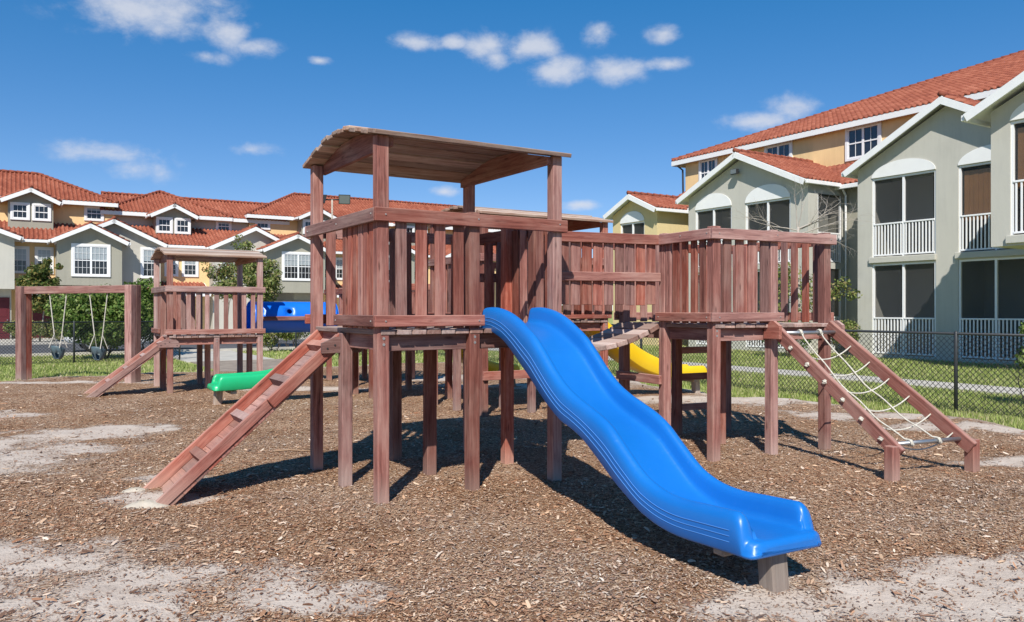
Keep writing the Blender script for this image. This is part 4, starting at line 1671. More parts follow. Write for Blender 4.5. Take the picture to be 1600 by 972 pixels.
# ------------------------------------------------------------------ townhouses across the drive
def townhouses():
    b = thing('townhouse_row', FL.p(8, 46, 0), 'three-storey townhouse row with red tiled gables across the drive', 'building')
    # third floor and roofs: a0, a1, eave depth, eave height, hip depth, material, dormer centre
    wall_panel(b, FL, -16, 2.7, 48.5, 5, 8.05, M_OCHRE, back=56)
    wall_panel(b, FL, 2.7, 10.85, 48.9, 5, 7.62, M_BEIGE, back=56)
    wall_panel(b, FL, 10.85, 31, 48.5, 5, 7.95, M_OCHRE, back=56)
    hip_roof(b, FL, -17, 2.85, 48.0, 56.2, 8.08, .48, left=False)
    hip_roof(b, FL, 1.95, 9.7, 48.35, 56.1, 7.66, .48)
    hip_roof(b, FL, 2.2, 13.5, 48.45, 54.3, 7.64, .48, left=False, right=False)
    hip_roof(b, FL, 10.6, 33, 48.0, 56.8, 7.93, .49)
    # the second-floor roof skirt in front of the third floor
    skirt_roof(b, FL, -16, 31, 45.95, 48.9, 5.52, 6.85)
    # recessed second-floor wall
    wall_panel(b, FL, -16, 31, 46.5, -.1, 5.6, M_OCHRE)
    # dormers: centre, half width, front depth, foot, apex
    for ac, hw, d, z0, zf, za, mat in ((-1.72, 1.5, 47.5, 5.9, 7.83, 8.55, M_SAGE), (5.95, 1.42, 47.6, 5.9, 7.47, 8.18, M_SAGE),
                                       (15.15, 1.45, 47.5, 5.9, 7.85, 8.55, M_SAGE), (22.5, 1.45, 47.5, 5.9, 7.85, 8.55, M_SAGE)):
        ww = hw - .38
        m_ = (za - zf) / hw
        wall_panel(b, FL, ac - ww, ac + ww, d, z0, zf + m_ * .38 - .12, mat, gable=(ac, za - .14), back=49.5)
        gable_roof(b, FL, ac - hw, ac + hw, d - .45, 50.2, zf, za)
        for s in (-1, 1):
            window(b, FL, ac + s * .53 - .48, ac + s * .53 + .48, d, 6.72 + (zf - 7.83), 7.72 + (zf - 7.83), 3, 2, 1, .12, .0)
    # third-floor single windows
    for a0, a1, d, z0, z1 in ((1.05, 2.12, 48.5, 6.98, 7.9), (8.75, 9.75, 48.9, 6.68, 7.55), (11.2, 12.2, 48.5, 7.0, 7.86), (17.6, 18.6, 48.5, 7.0, 7.86), (19.4, 20.4, 48.5, 7.0, 7.86)):
        window(b, FL, a0, a1, d, z0, z1, 3, 2, 1, .12, .3)
    # projecting second-floor gables: outer eaves, apex height, front depth, wall, window, material, sill height of the bay
    bays = [(-6.6, -2.2, 5.5, 6.35, 44.5, M_PALE, (-5.3, -3.5), 2.75), (-.86, 3.03, 5.43, 6.39, 44.5, M_SAGE, (.15, 2.11), 3.0),
            (-.5, 5.2, 5.45, 6.80, 45.4, M_BEIGE, (3.78, 4.76), -.1), (7.55, 13.2, 5.42, 6.80, 45.4, M_BEIGE, (8.3, 9.25), -.1),
            (10.55, 15.0, 5.36, 6.37, 44.5, M_SAGE, (11.85, 13.95), 2.72), (17.2, 21.4, 5.4, 6.38, 44.5, M_SAGE, (18.3, 20.3), 2.8),
            (23.5, 28, 5.4, 6.5, 44.9, M_BEIGE, (24.8, 26.6), 2.8)]
    for a0, a1, zf, za, d, mat, win, zb in bays:
        ac = (a0 + a1) / 2
        m_ = (za - zf) / ((a1 - a0) / 2)
        oh = .32
        wall_panel(b, FL, a0 + oh, a1 - oh, d, zb, zf + m_ * oh - .12, mat, gable=(ac, za - .13), back=46.6)
        if zb > 0:
            slab_poly(b, [FL.p(a0 + oh, d, zb), FL.p(a1 - oh, d, zb), FL.p(a1 - oh, 46.5, zb), FL.p(a0 + oh, 46.5, zb)], .05, mat, 'bay_floor')
            wall_panel(b, FL, a0 + oh + .15, a1 - oh - .15, d + .9, -.1, zb, M_SAGE if mat is not M_PALE else M_PALE, back=46.6)
        gable_roof(b, FL, a0, a1, d - .45, 48.6, zf, za)
        wide = win[1] - win[0] > 1.3
        window(b, FL, win[0], win[1], d, 3.44, 5.28, 4 if wide else 3, 4, 2 if wide else 1, .13, .48)
    # windows of the recessed bays
    for a0, a1 in ((-2.75, -1.8), (-1.55, -.62), (5.25, 6.05), (6.25, 7.22), (14.9, 15.8), (16.0, 16.9), (21.8, 22.7)):
        window(b, FL, a0, a1, 46.5, 3.62, 5.15, 3, 4, 1, .12, .5)
    # small tiled porch roofs over the entrances, and the doors under them
    for a0, a1 in ((-2.4, -.5), (3.0, 7.6), (14.9, 17.0)):
        skirt_roof(b, FL, a0, a1, 44.7, 46.5, 2.55, 3.25)
    for a0, a1, d in ((-1.65, -.72, 46.5), (-3.35, -2.75, 45.39), (5.6, 6.6, 46.5)):
        mb = MB()
        mb.box(FL.p(a0, d - .05, 0), FL.a * (a1 - a0), FL.d * .05, Z * 2.25)
        mb.box(FL.p(a0 + .12, d - .065, .3), FL.a * (a1 - a0 - .24), FL.d * .02, Z * .75)
        mb.box(FL.p(a0 + .12, d - .065, 1.2), FL.a * (a1 - a0 - .24), FL.d * .02, Z * .85)
        dr = mb.build('door', M_MAROON, b)
        hb = MB()
        hb.tube([FL.p(a1 - .1, d - .06, 1.02), FL.p(a1 - .1, d - .12, 1.02)], .03, 8)
        hb.build('handle', M_STEEL, dr)
    for a0, a1 in ((.1, 2.4), (11.6, 14.0), (18, 20.5)):
        gd = part_empty('garage_door', b, FL.p((a0 + a1) / 2, 45.38, 1))
        for k in range(4):
            board(gd, 'panel', FL.p(a0, 45.36, .27 + k * .54), FL.p(a1, 45.36, .27 + k * .54), .53, .05, FL.d, M_PORCH, .01)
    return b


townhouses()


# ------------------------------------------------------------------ apartment block on the right
def porch(b, a0, a1, d, floor, head, railtop, arch=None, shade=False, slab=True, depth=2.0, sunk=0.0):
    """screened porch opening: interior, screens, frame, railing and balusters"""
    F = FR
    pz0 = floor
    mb = MB()
    e0, e1 = d + .23, d + depth
    x0, x1, y0, y1 = a0 - .25, a1 + .25, pz0 - .02, head + .15
    for q in ([(x0, e1, y0), (x1, e1, y0), (x1, e1, y1), (x0, e1, y1)], [(x0, e0, y0), (x0, e1, y0), (x0, e1, y1), (x0, e0, y1)],
              [(x1, e0, y0), (x1, e1, y0), (x1, e1, y1), (x1, e0, y1)], [(x0, e0, y1), (x1, e0, y1), (x1, e1, y1), (x0, e1, y1)],
              [(x0, e0, y0), (x1, e0, y0), (x1, e1, y0), (x0, e1, y0)]):
        mb.quad(*[F.p(*c) for c in q])
    pr = mb.build('porch', M_PORCH, b, origin=F.p((a0 + a1) / 2, d, floor))
    # glazed door at the back of the porch
    db = MB()
    am = a0 + (a1 - a0) * .55
    db.box(F.p(am, e1 - .06, pz0), F.a * 1.0, F.d * .05, Z * 2.1)
    db.build('back_door', M_ROOM, pr)
    am = (a0 + a1) / 2
    for s0, s1 in ((a0 + .06, am - .035), (am + .035, a1 - .06)):
        m = MB()
        m.quad(F.p(s0, d + .09, pz0 + .06), F.p(s1, d + .09, pz0 + .06), F.p(s1, d + .09, head - .05), F.p(s0, d + .09, head - .05))
        m.build('screen', M_SCREEN, pr)
    if shade:
        m = MB()
        n = 14
        for k in range(n):
            xa = a0 + .1 + (a1 - a0 - .2) * k / n
            m.box(F.p(xa, d + .16 + .01 * (k % 2), railtop - .2), F.a * ((a1 - a0 - .2) / n * .97), F.d * .01, Z * (head - railtop + .1 - .06))
        m.build('shade', M_BLINDBR, pr)
    fm = MB()
    for xa, xb in ((a0, a0 + .06), (am - .035, am + .035), (a1 - .06, a1)):
        fm.box(F.p(xa, d + .03, pz0), F.a * (xb - xa), F.d * .09, Z * (head - pz0))
    fm.box(F.p(a0 + .06, d + .033, head - .06), F.a * (a1 - a0 - .12), F.d * .084, Z * .06)
    fm.build('screen_frame', M_WIN, pr)
    rr = part_empty('railing', b, F.p(am, d, floor))
    for s0, s1 in ((a0 + .06, am - .035), (am + .035, a1 - .06)):
        board(rr, 'hand_rail', F.p(s0, d + .04, railtop - .025), F.p(s1, d + .04, railtop - .025), .05, .06, F.d, M_WIN, .004)
        board(rr, 'bottom_rail', F.p(s0, d + .04, pz0 + .055), F.p(s1, d + .04, pz0 + .055), .05, .05, F.d, M_WIN, .004)
    n = max(3, int((a1 - a0 - .2) / .118))
    if n % 2:
        n += 1
    me = cbox(railtop - .05 - pz0 - .08, .042, .03, .003)
    for half, (s0, s1) in enumerate(((a0 + .06, am - .035), (am + .035, a1 - .06))):
        for k in range(n // 2):
            x = s0 + (s1 - s0) * (k + .5) / (n // 2)
            c = F.p(x, d + .04, (railtop - .05 + pz0 + .08) / 2)
            mesh_obj('baluster', me, M_WIN, rr, basis(c, Z, F.a, Z.cross(F.a)))
    if slab:
        board(b, 'sill', F.p(a0 - .08, d + .04, floor - .11), F.p(a1 + .02, d + .04, floor - .11), .19, .24, F.d, M_PALE, .01)
    if arch:
        w = (a1 - a0) / 2
        pts = [F.p(a1, d - .03, head + .02), F.p(a0, d - .03, head + .02)]
        pts = [F.p(am + w * math.cos(t), d - .03, head + .02 + (arch - head) * math.sin(t)) for t in np.linspace(0, math.pi, 25)]
        ab = MB()
        ab.prism(pts, F.d * .028)
        ab.build('arch_panel', M_WHITE, b)


def floodlight(b, c, n, right, name='floodlight'):
    f = MB()
    f.box(c - right * .16 - Z * .1 + n * .18, right * .32, n * .14, Z * .2)
    o = f.build(name, M_LAMPB, b)
    g = MB()
    g.box(c - right * .14 - Z * .085 + n * .32, right * .28, n * .012, Z * .17)
    g.build('lens', M_LENS, o)
    h = MB()
    h.tube([c, c + n * .2], .035, 8)
    h.build('arm', M_LAMPB, o)


def apartments():
    F = FR
    b = thing('apartment_block', F.p(-12, 24, 0), 'sage green apartment block with screened porches and red tile roof on the right', 'building')
    # main third floor
    wall_panel(b, F, -24.1, 12, 26.9, -.1, 9.2, M_OCHRE, back=49)
    hip_roof(b, F, -24.75, 14, 26.55, 50.5, 9.30, .385, right=False)
    for a0, a1, z0 in ((-14.72, -13.1, 7.75), (-18.95, -17.4, 7.75), (-23.1, -21.85, 7.75), (-9.6, -8.0, 7.75)):
        window(b, F, a0, a1, 26.9, z0, 9.16, 2, 2, 2, .12, .0)
    # recessed second-floor wall and the roof skirt over it
    wall_panel(b, F, -21.5, 3, 24.6, -.1, 6.35, M_SAGE)
    skirt_roof(b, F, -24.2, 3, 24.15, 26.95, 6.33, 7.62)
    # G2: the near full gable
    h2 = [(-10.6, -8.36, 3.38, 6.07), (-10.6, -8.36, .06, 3.14), (-7.64, -5.42, 3.38, 6.07), (-7.64, -5.42, .06, 3.14)]
    wall_panel(b, F, -11.15, -4.85, 22.5, -.1, 6.45, M_PALE, h2, gable=(-7.98, 8.08), back=24.7, thick=.23)
    gable_roof(b, F, -11.45, -4.5, 22.1, 26.95, 6.42, 8.28)
    porch(b, *h2[0][:2], 22.5, 3.38, 6.07, 4.52, arch=6.56)
    porch(b, *h2[1][:2], 22.5, .06, 3.14, 1.32, slab=False)
    porch(b, *h2[2][:2], 22.5, 3.38, 6.07, 4.52, arch=6.56, shade=True)
    porch(b, *h2[3][:2], 22.5, .06, 3.14, 1.32, slab=False)
    wl = MB()
    wl.box(F.p(-9.1, 24.36, 2.0), F.a * .22, F.d * .12, Z * .26)
    wl.build('wall_lamp', M_LAMPO, b)
    for a_, d_, z_ in ((-11.32, 24.5, 6.2), (-13.0, 24.5, 6.2)):
        dp = MB()
        dp.tube([F.p(a_, d_ - .3, z_ + .05), F.p(a_, d_ - .05, z_ - .25), F.p(a_, d_ - .05, 0)], .045, 8)
        dp.build('downpipe', M_WHITE, b)
    # G1: the next gable, seen over the open tower
    h1 = [(-18.98, -16.93, 3.38, 5.86), (-18.98, -16.93, .06, 3.14), (-16.2, -14.0, 3.38, 5.86), (-16.2, -14.0, .06, 3.14)]
    wall_panel(b, F, -19.4, -13.2, 22.5, -.1, 6.42, M_PALE, h1, gable=(-16.4, 7.72), back=None, thick=.23)
    mb = MB()
    mb.quad(F.p(-19.4, 22.5, -.1), F.p(-19.4, 24.7, -.1), F.p(-19.4, 24.7, 6.42), F.p(-19.4, 22.5, 6.42))
    mb.build('side_wall', M_PALE, b)
    gable_roof(b, F, -19.75, -13.05, 22.1, 26.95, 6.40, 7.94, single=1)
    porch(b, *h1[0][:2], 22.5, 3.38, 5.86, 4.52, arch=6.47, depth=1.9)
    porch(b, *h1[1][:2], 22.5, .06, 3.14, 1.32, slab=False, depth=1.9)
    porch(b, *h1[2][:2], 22.5, 3.38, 5.86, 4.52, arch=6.47, depth=1.9)
    porch(b, *h1[3][:2], 22.5, .06, 3.14, 1.32, slab=False, depth=1.9)
    # the side of that bay: corner pier, and side screens facing the viewer
    S = Fa(F.p(-13.2, 22.5), F.d, -F.a)
    sh = MB()
    for y0, y1 in ((-.1, .06), (3.14, 3.38), (5.95, 6.42)):
        sh.quad(S.p(0, 0, y0), S.p(2.1, 0, y0), S.p(2.1, 0, y1), S.p(0, 0, y1))
    for x0, x1 in ((0, .55), (1.98, 2.1)):
        for y0, y1 in ((.06, 3.14), (3.38, 5.95)):
            sh.quad(S.p(x0, 0, y0), S.p(x1, 0, y0), S.p(x1, 0, y1), S.p(x0, 0, y1))
    sh.build('side_wall', M_PALE, b)
    for fl, hd_, rt in ((.06, 3.14, 1.32), (3.38, 5.95, 4.52)):
        m = MB()
        m.quad(S.p(.6, .05, fl), S.p(1.93, .05, fl), S.p(1.93, .05, hd_), S.p(.6, .05, hd_))
        sc_ = m.build('screen', M_SCREEN, b)
        m = MB()
        for x in (.55, 1.92):
            m.box(S.p(x, .02, fl), S.a * .06, S.d * .08, Z * (hd_ - fl))
        m.box(S.p(.61, .022, rt - .05), S.a * 1.31, S.d * .06, Z * .05)
        m.build('screen_frame', M_WIN, sc_)
        rr = MB()
        rr.box(S.p(.61, .024, fl + .03), S.a * 1.31, S.d * .05, Z * .05)
        rr = rr.build('railing', M_WIN, b)
        me = cbox(rt - .05 - fl - .08, .042, .03, .003)
        for k in range(11):
            c = S.p(.61 + 1.31 * (k + .5) / 11, .045, (rt - .05 + fl + .08) / 2)
            mesh_obj('baluster', me, M_WIN, rr, basis(c, Z, S.a, Z.cross(S.a)))
    floodlight(b, F.p(-16.55, 22.5, 7.18), -F.d, F.a)
    # G0: the small cream gable further on
    h0 = [(-24.02, -22.28, 3.38, 5.74)]
    wall_panel(b, F, -24.6, -21.4, 22.5, -.1, 6.2, M_CREAM, h0, gable=(-22.98, 6.92), back=24.7, thick=.23)
    gable_roof(b, F, -24.85, -21.1, 22.1, 26.95, 6.22, 7.05)
    porch(b, *h0[0][:2], 22.5, 3.38, 5.74, 4.52, arch=6.26, depth=1.6)
    # G3: the upper storey that juts out at the right edge
    h3 = [(-4.06, -1.9, 3.42, 6.22)]
    wall_panel(b, F, -4.52, 1.6, 18.3, 3.22, 6.55, M_PALE, h3, gable=(-1.46, 8.0), back=24.7, thick=.23)
    slab_poly(b, [F.p(-4.52, 18.3, 3.22), F.p(1.6, 18.3, 3.22), F.p(1.6, 24.6, 3.22), F.p(-4.52, 24.6, 3.22)], .06, M_PALE, 'overhang_floor')
    gable_roof(b, F, -4.92, 2.0, 17.8, 26.95, 6.52, 8.3)
    porch(b, *h3[0][:2], 18.3, 3.42, 6.22, 4.76, arch=6.74, shade=True)
    # the screened porch below the overhang
    h4 = [(-4.6, -2.2, .06, 3.1), (-1.9, .5, .06, 3.1)]
    wall_panel(b, F, -4.85, 1.6, 22.3, -.1, 3.22, M_PALE, h4, thick=.23)
    porch(b, *h4[0][:2], 22.3, .06, 3.1, 1.32, slab=False)
    porch(b, *h4[1][:2], 22.3, .06, 3.1, 1.32, slab=False)
    pil = MB()
    pil.box(F.p(1.2, 18.35, -.1), F.a * .35, F.d * .35, Z * 3.3)
    pil.build('pillar', M_PALE, b)
    # corner gutters
    for a in (-24.3,):
        mb = MB()
        mb.tube([F.p(a, 26.55, 9.0), F.p(a + .1, 26.8, 8.8), F.p(a + .1, 26.85, 6.8)], .05, 8)
        mb.build('downpipe', M_LAMPB, b)
    return b


apartments()


# ================================================================== FENCES
def fence(label, p0, p1, spacing, h=1.2):
    t = thing('chain_link_fence', (p0 + p1) / 2, label, 'fence', 'black chain-link fences')
    L = (p1 - p0).length
    d = (p1 - p0).normalized()
    n = Vector((-d.y, d.x, 0))
    k = int(round(L / spacing))
    for i in range(k + 1):
        p = p0.lerp(p1, i / k)
        mb = MB()
        mb.tube([p - Z * .2, p + Z * (h + .02), p + Z * (h + .045)], [.030, .030, .012], 8)
        mb.build('post', M_FENCE, t, True)
    mb = MB()
    mb.tube([p0 + Z * h, p1 + Z * h], .022, 8)
    mb.build('top_rail', M_FENCE, t, True)
    mb = MB()
    r, pitch = .0054, .092
    hh = h - .02
    z0 = -.02
    for sg in (-1, 1):
        x = -hh
        while x < L:
            a, b_ = x, x + hh
            za, zb = (z0, z0 + hh) if sg == 1 else (z0 + hh, z0)
            c0, c1 = max(a, 0), min(b_, L)
            if c1 > c0 + .02:
                f0, f1 = (c0 - a) / hh, (c1 - a) / hh
                q0 = p0 + d * c0 + Z * (za + (zb - za) * f0) + n * (.004 * sg)
                q1 = p0 + d * c1 + Z * (za + (zb - za) * f1) + n * (.004 * sg)
                mb.tube([q0, q1], r, 3, False)
            x += pitch
    mb.build('chain_mesh', M_FENCE, t, kind='stuff')


fence('black chain-link fence between the play area and the right-hand footpath', GR.p(10.15, -6.6), GR.p(10.15, 20.9), 2.5)
fence('black chain-link fence along the back of the playground by the drive', GR.p(-22, 21.5), GR.p(2.0, 21.5), 3.0)
fence('black chain-link fence along the back lawn right of the concrete walk', GR.p(5.8, 21.5), GR.p(10.0, 21.5), 2.1)


# ================================================================== VEGETATION
def leaves(V, C, blobs, n, size, pal, hollow=.55, up=.3, droop=0.0):
    """leaf-sized folded faces spread through ellipsoid clumps"""
    vol = np.array([b[3] * b[4] * b[5] for b in blobs]) ** .75
    idx = RNG.choice(len(blobs), n, p=vol / vol.sum())
    bl = np.array(blobs)[idx]
    d = RNG.normal(size=(n, 3))
    d /= np.linalg.norm(d, axis=1)[:, None]
    r = (hollow + (1 - hollow) * RNG.random(n) ** .6) * RNG.uniform(.82, 1.12, n)
    c = bl[:, :3] + d * bl[:, 3:6] * r[:, None]
    c[:, 2] = np.maximum(c[:, 2], .02)
    nrm = d * .8 + RNG.normal(size=(n, 3)) * .65 + np.array([0, 0, up])
    nrm /= np.linalg.norm(nrm, axis=1)[:, None]
    ax = np.cross(nrm, RNG.normal(size=(n, 3)))
    ax /= np.linalg.norm(ax, axis=1)[:, None]
    ay = np.cross(nrm, ax)
    L = size * RNG.uniform(.65, 1.35, (n, 1))
    w = L * RNG.uniform(.22, .36, (n, 1))
    fold = nrm * w * .35
    P = np.stack([c - ax * L * .5, c + ay * w + fold - ax * L * .05, c + ax * L * .5 - np.array([0, 0, 1]) * L * .12, c - ay * w + fold - ax * L * .05], 1)
    V.append(P.reshape(-1, 3))
    p = np.array(pal)
    ci = RNG.choice(len(p), n)
    C.append(np.repeat(p[ci] * RNG.uniform(.7, 1.3, (n, 1)), 4, 0))


GREEN_PAL = [(.060, .115, .022), (.085, .155, .030), (.12, .195, .040), (.16, .235, .052), (.23, .285, .085)]
LIGHT_PAL = [(.10, .145, .032), (.155, .205, .050), (.215, .255, .075), (.28, .30, .105), (.32, .27, .12)]


def finish_leaves(parent, V, C, name='crown'):
    V, C = np.concatenate(V), np.concatenate(C)
    V = V - np.array(list(W[parent.name].translation))
    me = np_mesh(name, V, np.arange(len(V)).reshape(-1, 4), C)
    return mesh_obj(name, me, M_LEAF, parent, Matrix.Translation(W[parent.name].translation))


def branches(mb, base, d, L, r, depth, spread=.6, up=.15, tips=None, split=(2, 3), shrink=.72):
    pts, rs = [base], [r]
    p, dd = base.copy(), d.normalized()
    n = 5
    for k in range(n):
        dd = (dd + Vector((random.gauss(0, .10), random.gauss(0, .10), random.gauss(0, .07) + up * .12))).normalized()
        p = p + dd * (L / n)
        pts.append(p.copy())
        rs.append(r * (1 - .42 * (k + 1) / n))
    mb.tube(pts, rs, 6 if r > .02 else 4, False)
    if depth == 0:
        if tips is not None:
            tips.append(p)
        return
    for q in range(random.randint(*split)):
        nd_ = (dd + Vector((random.gauss(0, spread), random.gauss(0, spread), random.gauss(0, spread * .6) + up))).normalized()
        at = pts[-1] if q == 0 else pts[random.randint(2, n)]
        branches(mb, at.copy(), nd_, L * shrink * random.uniform(.8, 1.2), rs[-1] * .8, depth - 1, spread, up, tips, split, shrink)


def shrub(name, label, cat, base, blobs, n, size, pal, stem=None, group=None, bark=None, stems=5, hollow=.5):
    t = thing(name, base, label, cat, group)
    mb = MB()
    for k in range(stems):
        a = 2 * math.pi * k / stems + random.random()
        b0 = base + Vector((math.cos(a), math.sin(a), 0)) * .1 - Z * .08
        branches(mb, b0, Vector((math.cos(a) * .5, math.sin(a) * .5, 1)), stem[0], stem[1], 2, .5)
    mb.build('trunk', bark or M_DBARK, t, True)
    V, C = [], []
    leaves(V, C, [(base.x + x, base.y + y, z, rx, ry, rz) for x, y, z, rx, ry, rz in blobs], n, size, pal, hollow)
    finish_leaves(t, V, C)
    return t


def clumpy(rx, ry, z0, z1, n, r):
    """small clumps filling a rounded volume"""
    out = []
    for k in range(n):
        d = Vector((random.gauss(0, 1), random.gauss(0, 1), random.gauss(0, 1))).normalized() * (random.random() ** .4)
        zc, zh = (z0 + z1) / 2, (z1 - z0) / 2
        q = r * random.uniform(.6, 1.25)
        out.append((d.x * (rx - q * .6), d.y * (ry - q * .6), zc + d.z * (zh - q * .6), q, q, q * .85))
    return out


def at(px, D):
    """ground point at depth D in the direction of a picture column"""
    return Vector(((px - 800) / 1246 * D, D, 0))


b0 = at(160, 26.2)
shrub('rounded_bush', 'large rounded glossy green bush behind the bucket swings', 'bush', b0, clumpy(1.75, 1.4, .3, 2.5, 60, .44), 17000, .12,
      GREEN_PAL + [(.20, .26, .07)], (.55, .045))
b1 = at(226, 27.6)
shrub('rounded_bush', 'dark green bush filling the gap between swing frame and small left tower', 'bush', b1, clumpy(1.25, 1.2, .4, 2.6, 34, .44), 9000, .12,
      GREEN_PAL, (.55, .045))
# low clipped hedge along the townhouse kerb
for px, D, rx, lab in ((38, 39.2, 1.1, 'low yellow-green hedge beside the swing frame left post, across the drive'),
                       (88, 40.0, 1.1, 'low yellow-green hedge under the magnolia, across the drive'),
                       (455, 33.0, .9, 'loose green shrub seen under the blue tunnel'),
                       (428, 31.0, .8, 'small bright shrub by the right post of the small left tower')):
    c = at(px, D)
    shrub('low_shrub', lab, 'shrub', c, clumpy(rx, .6, .1, 1.15 if px < 100 else 1.5, 20, .3), 2600, .10, LIGHT_PAL, (.25, .02), 'low shrubs')


def small_tree(label, base, h, crown, n, size, pal, bark, group=None, lean=Vector((0, 0, 1)), r=.05, depth=3, trunk=None, sparse=False):
    t = thing('small_tree', base, label, 'tree', group)
    mb = MB()
    tips = []
    branches(mb, base - Z * .1, lean, trunk or h * .45, r, depth, .5, .25, tips)
    mb.build('trunk', bark, t, True)
    V, C = [], []
    bl = [(base.x + x, base.y + y, z, a, b_, c) for x, y, z, a, b_, c in crown]
    bl += [(p.x, p.y, p.z, .22, .22, .18) for p in tips]
    leaves(V, C, bl, n, size, pal, .1 if sparse else .4)
    finish_leaves(t, V, C)
    return t


MAG = [(.05, .085, .02), (.07, .12, .026), (.12, .155, .04), (.28, .23, .07), (.18, .19, .055)]
small_tree('young magnolia with olive leaves and pale trunk behind the swing frame', at(62, 39.5), 3.9,
           clumpy(.95, .9, 1.4, 3.9, 26, .40), 5200, .17, MAG, M_BARK, r=.05)
small_tree('loose light green tree rising between the small left tower and tall tower', at(392, 34), 4.2,
           clumpy(1.7, 1.3, 1.5, 4.0, 34, .42), 7500, .12, LIGHT_PAL, M_BARK, r=.06, sparse=True)
small_tree('airy tree with bronze leaves behind the small left tower roof', at(352, 38), 4.4,
           clumpy(1.1, 1.0, 2.0, 4.1, 16, .4), 2600, .12, LIGHT_PAL + [(.22, .12, .05)], M_BARK, r=.05, sparse=True)


# leafless ornamental tree in front of the apartments
def bare_tree():
    base = at(1247, 27.2)
    t = thing('bare_tree', base, 'leafless pale-twigged ornamental tree rising behind the open tower', 'tree')
    mb = MB()
    random.seed(21)
    mb.tube([base - Z * .1, base + Vector((.05, 0, 1.6)), base + Vector((-.02, 0, 3.2)), base + Z * 4.4], [.075, .065, .055, .04], 8)
    for k in range(12):
        a = math.pi * (k % 2) + random.uniform(-.6, .6)
        z = random.uniform(3.3, 4.5)
        branches(mb, base + Z * z, Vector((math.cos(a), math.sin(a) * .5, .35)), 1.0, .022, 3, .5, -.05, None, (2, 3), .72)
    branches(mb, base + Z * 4.1, Vector((.1, 0, 1)), .8, .024, 3, .55, .15)
    branches(mb, base + Z * 4.3, Vector((-.2, 0, 1)), .7, .024, 3, .55, .15)
    mb.build('trunk', M_TWIG, t, True)


bare_tree()
shrub('leafy_shrub', 'light green leafy shrub beside the right post of the open tower', 'shrub', at(1322, 27.0),
      [(-.1, 0, 2.45, .32, .3, .3), (.2, 0, 2.1, .35, .3, .22), (-.4, 0, 2.2, .4, .3, .4), (-1.2, .3, 2.0, .6, .5, .9), (-1.9, .3, 2.6, .5, .5, .8), (-2.4, .3, 1.6, .5, .5, .8)], 1500, .12,
      LIGHT_PAL, (.7, .02), None, M_TWIG, 4, .1)
shrub('clipped_hedge', 'clipped bright green hedge at the foot of the apartment wall', 'hedge', at(1318, 26.4), clumpy(.55, .5, .35, 1.3, 22, .24), 2600, .075,
      LIGHT_PAL, (.25, .02))
shrub('clipped_hedge', 'clipped green hedge seen through the open tower balusters', 'hedge', at(1235, 27.6), clumpy(1.3, .5, .1, 1.5, 30, .3), 3000, .085,
      GREEN_PAL, (.25, .02))
shrub('fence_shrub', 'dark-leaved shrub at the right edge, by the chain-link fence', 'shrub', at(1618, 13.2), clumpy(.36, .36, .25, 1.7, 16, .17), 1500, .075,
      GREEN_PAL, (.5, .014), None, None, 4, .2)


# ================================================================== LAMP AND CAR
def lamp_post():
    base = at(519, 33)
    t = thing('floodlight_pole', base, 'slim pole with black floodlights rising behind the tall tower', 'floodlight')
    zt = 1.58 + 172 * 33 / 1246
    mb = MB()
    mb.tube([base - Z * .3, base + Z * zt], [.05, .035], 10)
    mb.build('pole', M_GREYWOOD, t, True)
    mb = MB()
    mb.tube([base + Vector((-.32, 0, zt)), base + Vector((.36, 0, zt))], .03, 8)
    mb.build('crossarm', M_LAMPB, t, True)
    for s, yaw in ((.52, .25), (-.42, 2.6)):
        c = base + Vector((s, -.05, zt + .0))
        q = Vector((math.sin(yaw), -math.cos(yaw), -.35)).normalized()
        r_ = q.cross(Z).normalized()
        up_ = r_.cross(q).normalized()
        hb = MB()
        f = [c + r_ * x * .24 + up_ * y * .20 for x, y in ((-1, -1), (1, -1), (1, 1), (-1, 1))]
        bk = [c - q * .18 + r_ * x * .15 + up_ * y * .12 for x, y in ((-1, -1), (1, -1), (1, 1), (-1, 1))]
        hb.poly(f)
        hb.poly(bk[::-1])
        for i in range(4):
            hb.quad(f[i], f[(i + 1) % 4], bk[(i + 1) % 4], bk[i])
        hd_ = hb.build('lamp_head', M_LAMPB, t)
        lb = MB()
        lb.box(c + q * .004 - r_ * .21 - up_ * .17, r_ * .42, up_ * .34, q * .01)
        lb.build('lens', M_LENS, hd_)


lamp_post()


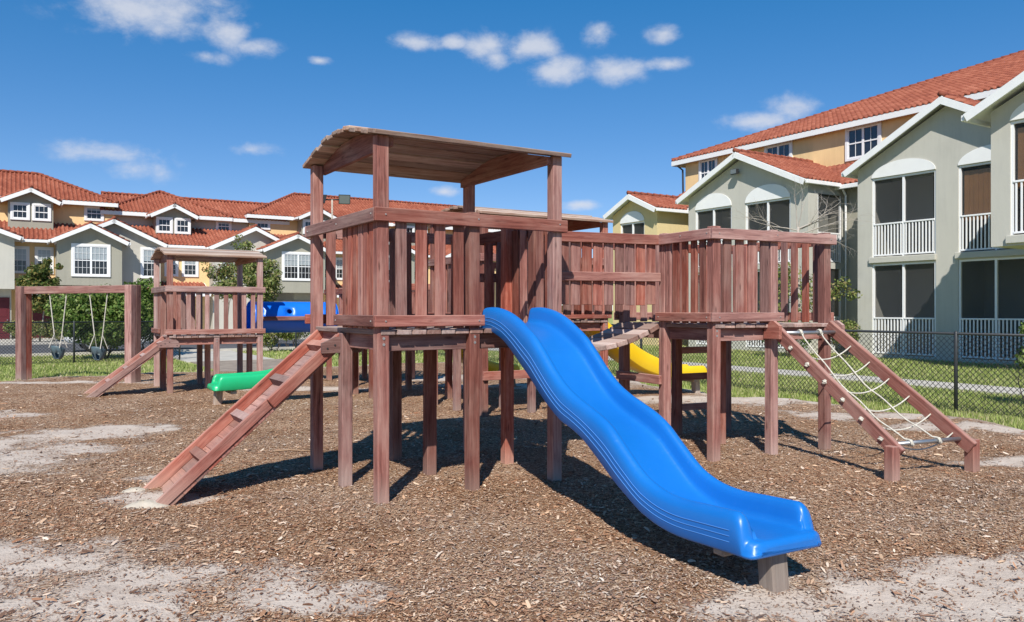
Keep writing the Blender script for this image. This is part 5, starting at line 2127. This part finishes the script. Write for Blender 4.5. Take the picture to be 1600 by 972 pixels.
def car():
    c = at(200, 31.8)
    t = thing('parked_car', c, 'white car standing on the drive behind the bushes', 'car')
    x, y = GR.u, GR.v
    # stations along the length: x, half width, sill, shoulder
    low = [(-2.2, .60, .42, .62), (-2.1, .78, .32, .78), (-1.5, .86, .24, .86), (0, .88, .22, .90), (1.3, .86, .24, .88), (2.0, .80, .30, .80), (2.25, .58, .40, .64)]
    mb = MB()

    def ring(s, hw, zb, zt):
        pts = [(-hw * .9, zb), (-hw, zb + .15), (-hw * .98, zt - .08), (-hw * .86, zt), (hw * .86, zt), (hw * .98, zt - .08), (hw, zb + .15), (hw * .9, zb)]
        return [c + x * s + y * a + Z * z for a, z in pts]
    rs = [ring(*q) for q in low]
    for i in range(len(rs) - 1):
        for k in range(8):
            mb.quad(rs[i][k], rs[i][(k + 1) % 8], rs[i + 1][(k + 1) % 8], rs[i + 1][k])
    mb.poly(rs[0])
    mb.poly(rs[-1][::-1])
    mb.build('body', M_CAR, t, True, merge=True)
    cab = [(-1.75, .74, .84, .86), (-1.05, .70, .84, 1.36), (-.2, .68, .84, 1.44), (.5, .68, .84, 1.38), (1.3, .74, .84, .88)]
    gl, rf = MB(), MB()
    pr = [[c + x * s + y * (sg * hw * (1 if z == zb else .86)) + Z * z for sg in (-1, 1) for z in (zb, zt)] for s, hw, zb, zt in cab]
    for i in range(4):
        a, b_ = pr[i], pr[i + 1]
        gl.quad(a[0], b_[0], b_[1], a[1])
        gl.quad(a[2], b_[2], b_[3], a[3])
        (gl if i in (0, 3) else rf).quad(a[1], b_[1], b_[3], a[3])
    gl.build('windows', M_LENS, t)
    rf.build('roof', M_CAR, t, True)
    for s in (-1.38, 1.36):
        for sg in (-1, 1):
            w = MB()
            o = c + x * s + y * sg * .80 + Z * .31
            w.tube([o - y * .1, o + y * .1], .315, 20)
            wo_ = w.build('wheel', M_TYRE, t, False)
            h = MB()
            h.tube([o + y * sg * .09, o + y * sg * .112], [.20, .17], 14)
            h.build('rim', M_STEEL, wo_)
    for sg in (-1, 1):
        h = MB()
        h.box(c + x * -2.2 + y * (sg * .58 - .12) + Z * .60, x * .05, y * .24, Z * .11)
        h.build('tail_light', M_MAROON, t)


car()
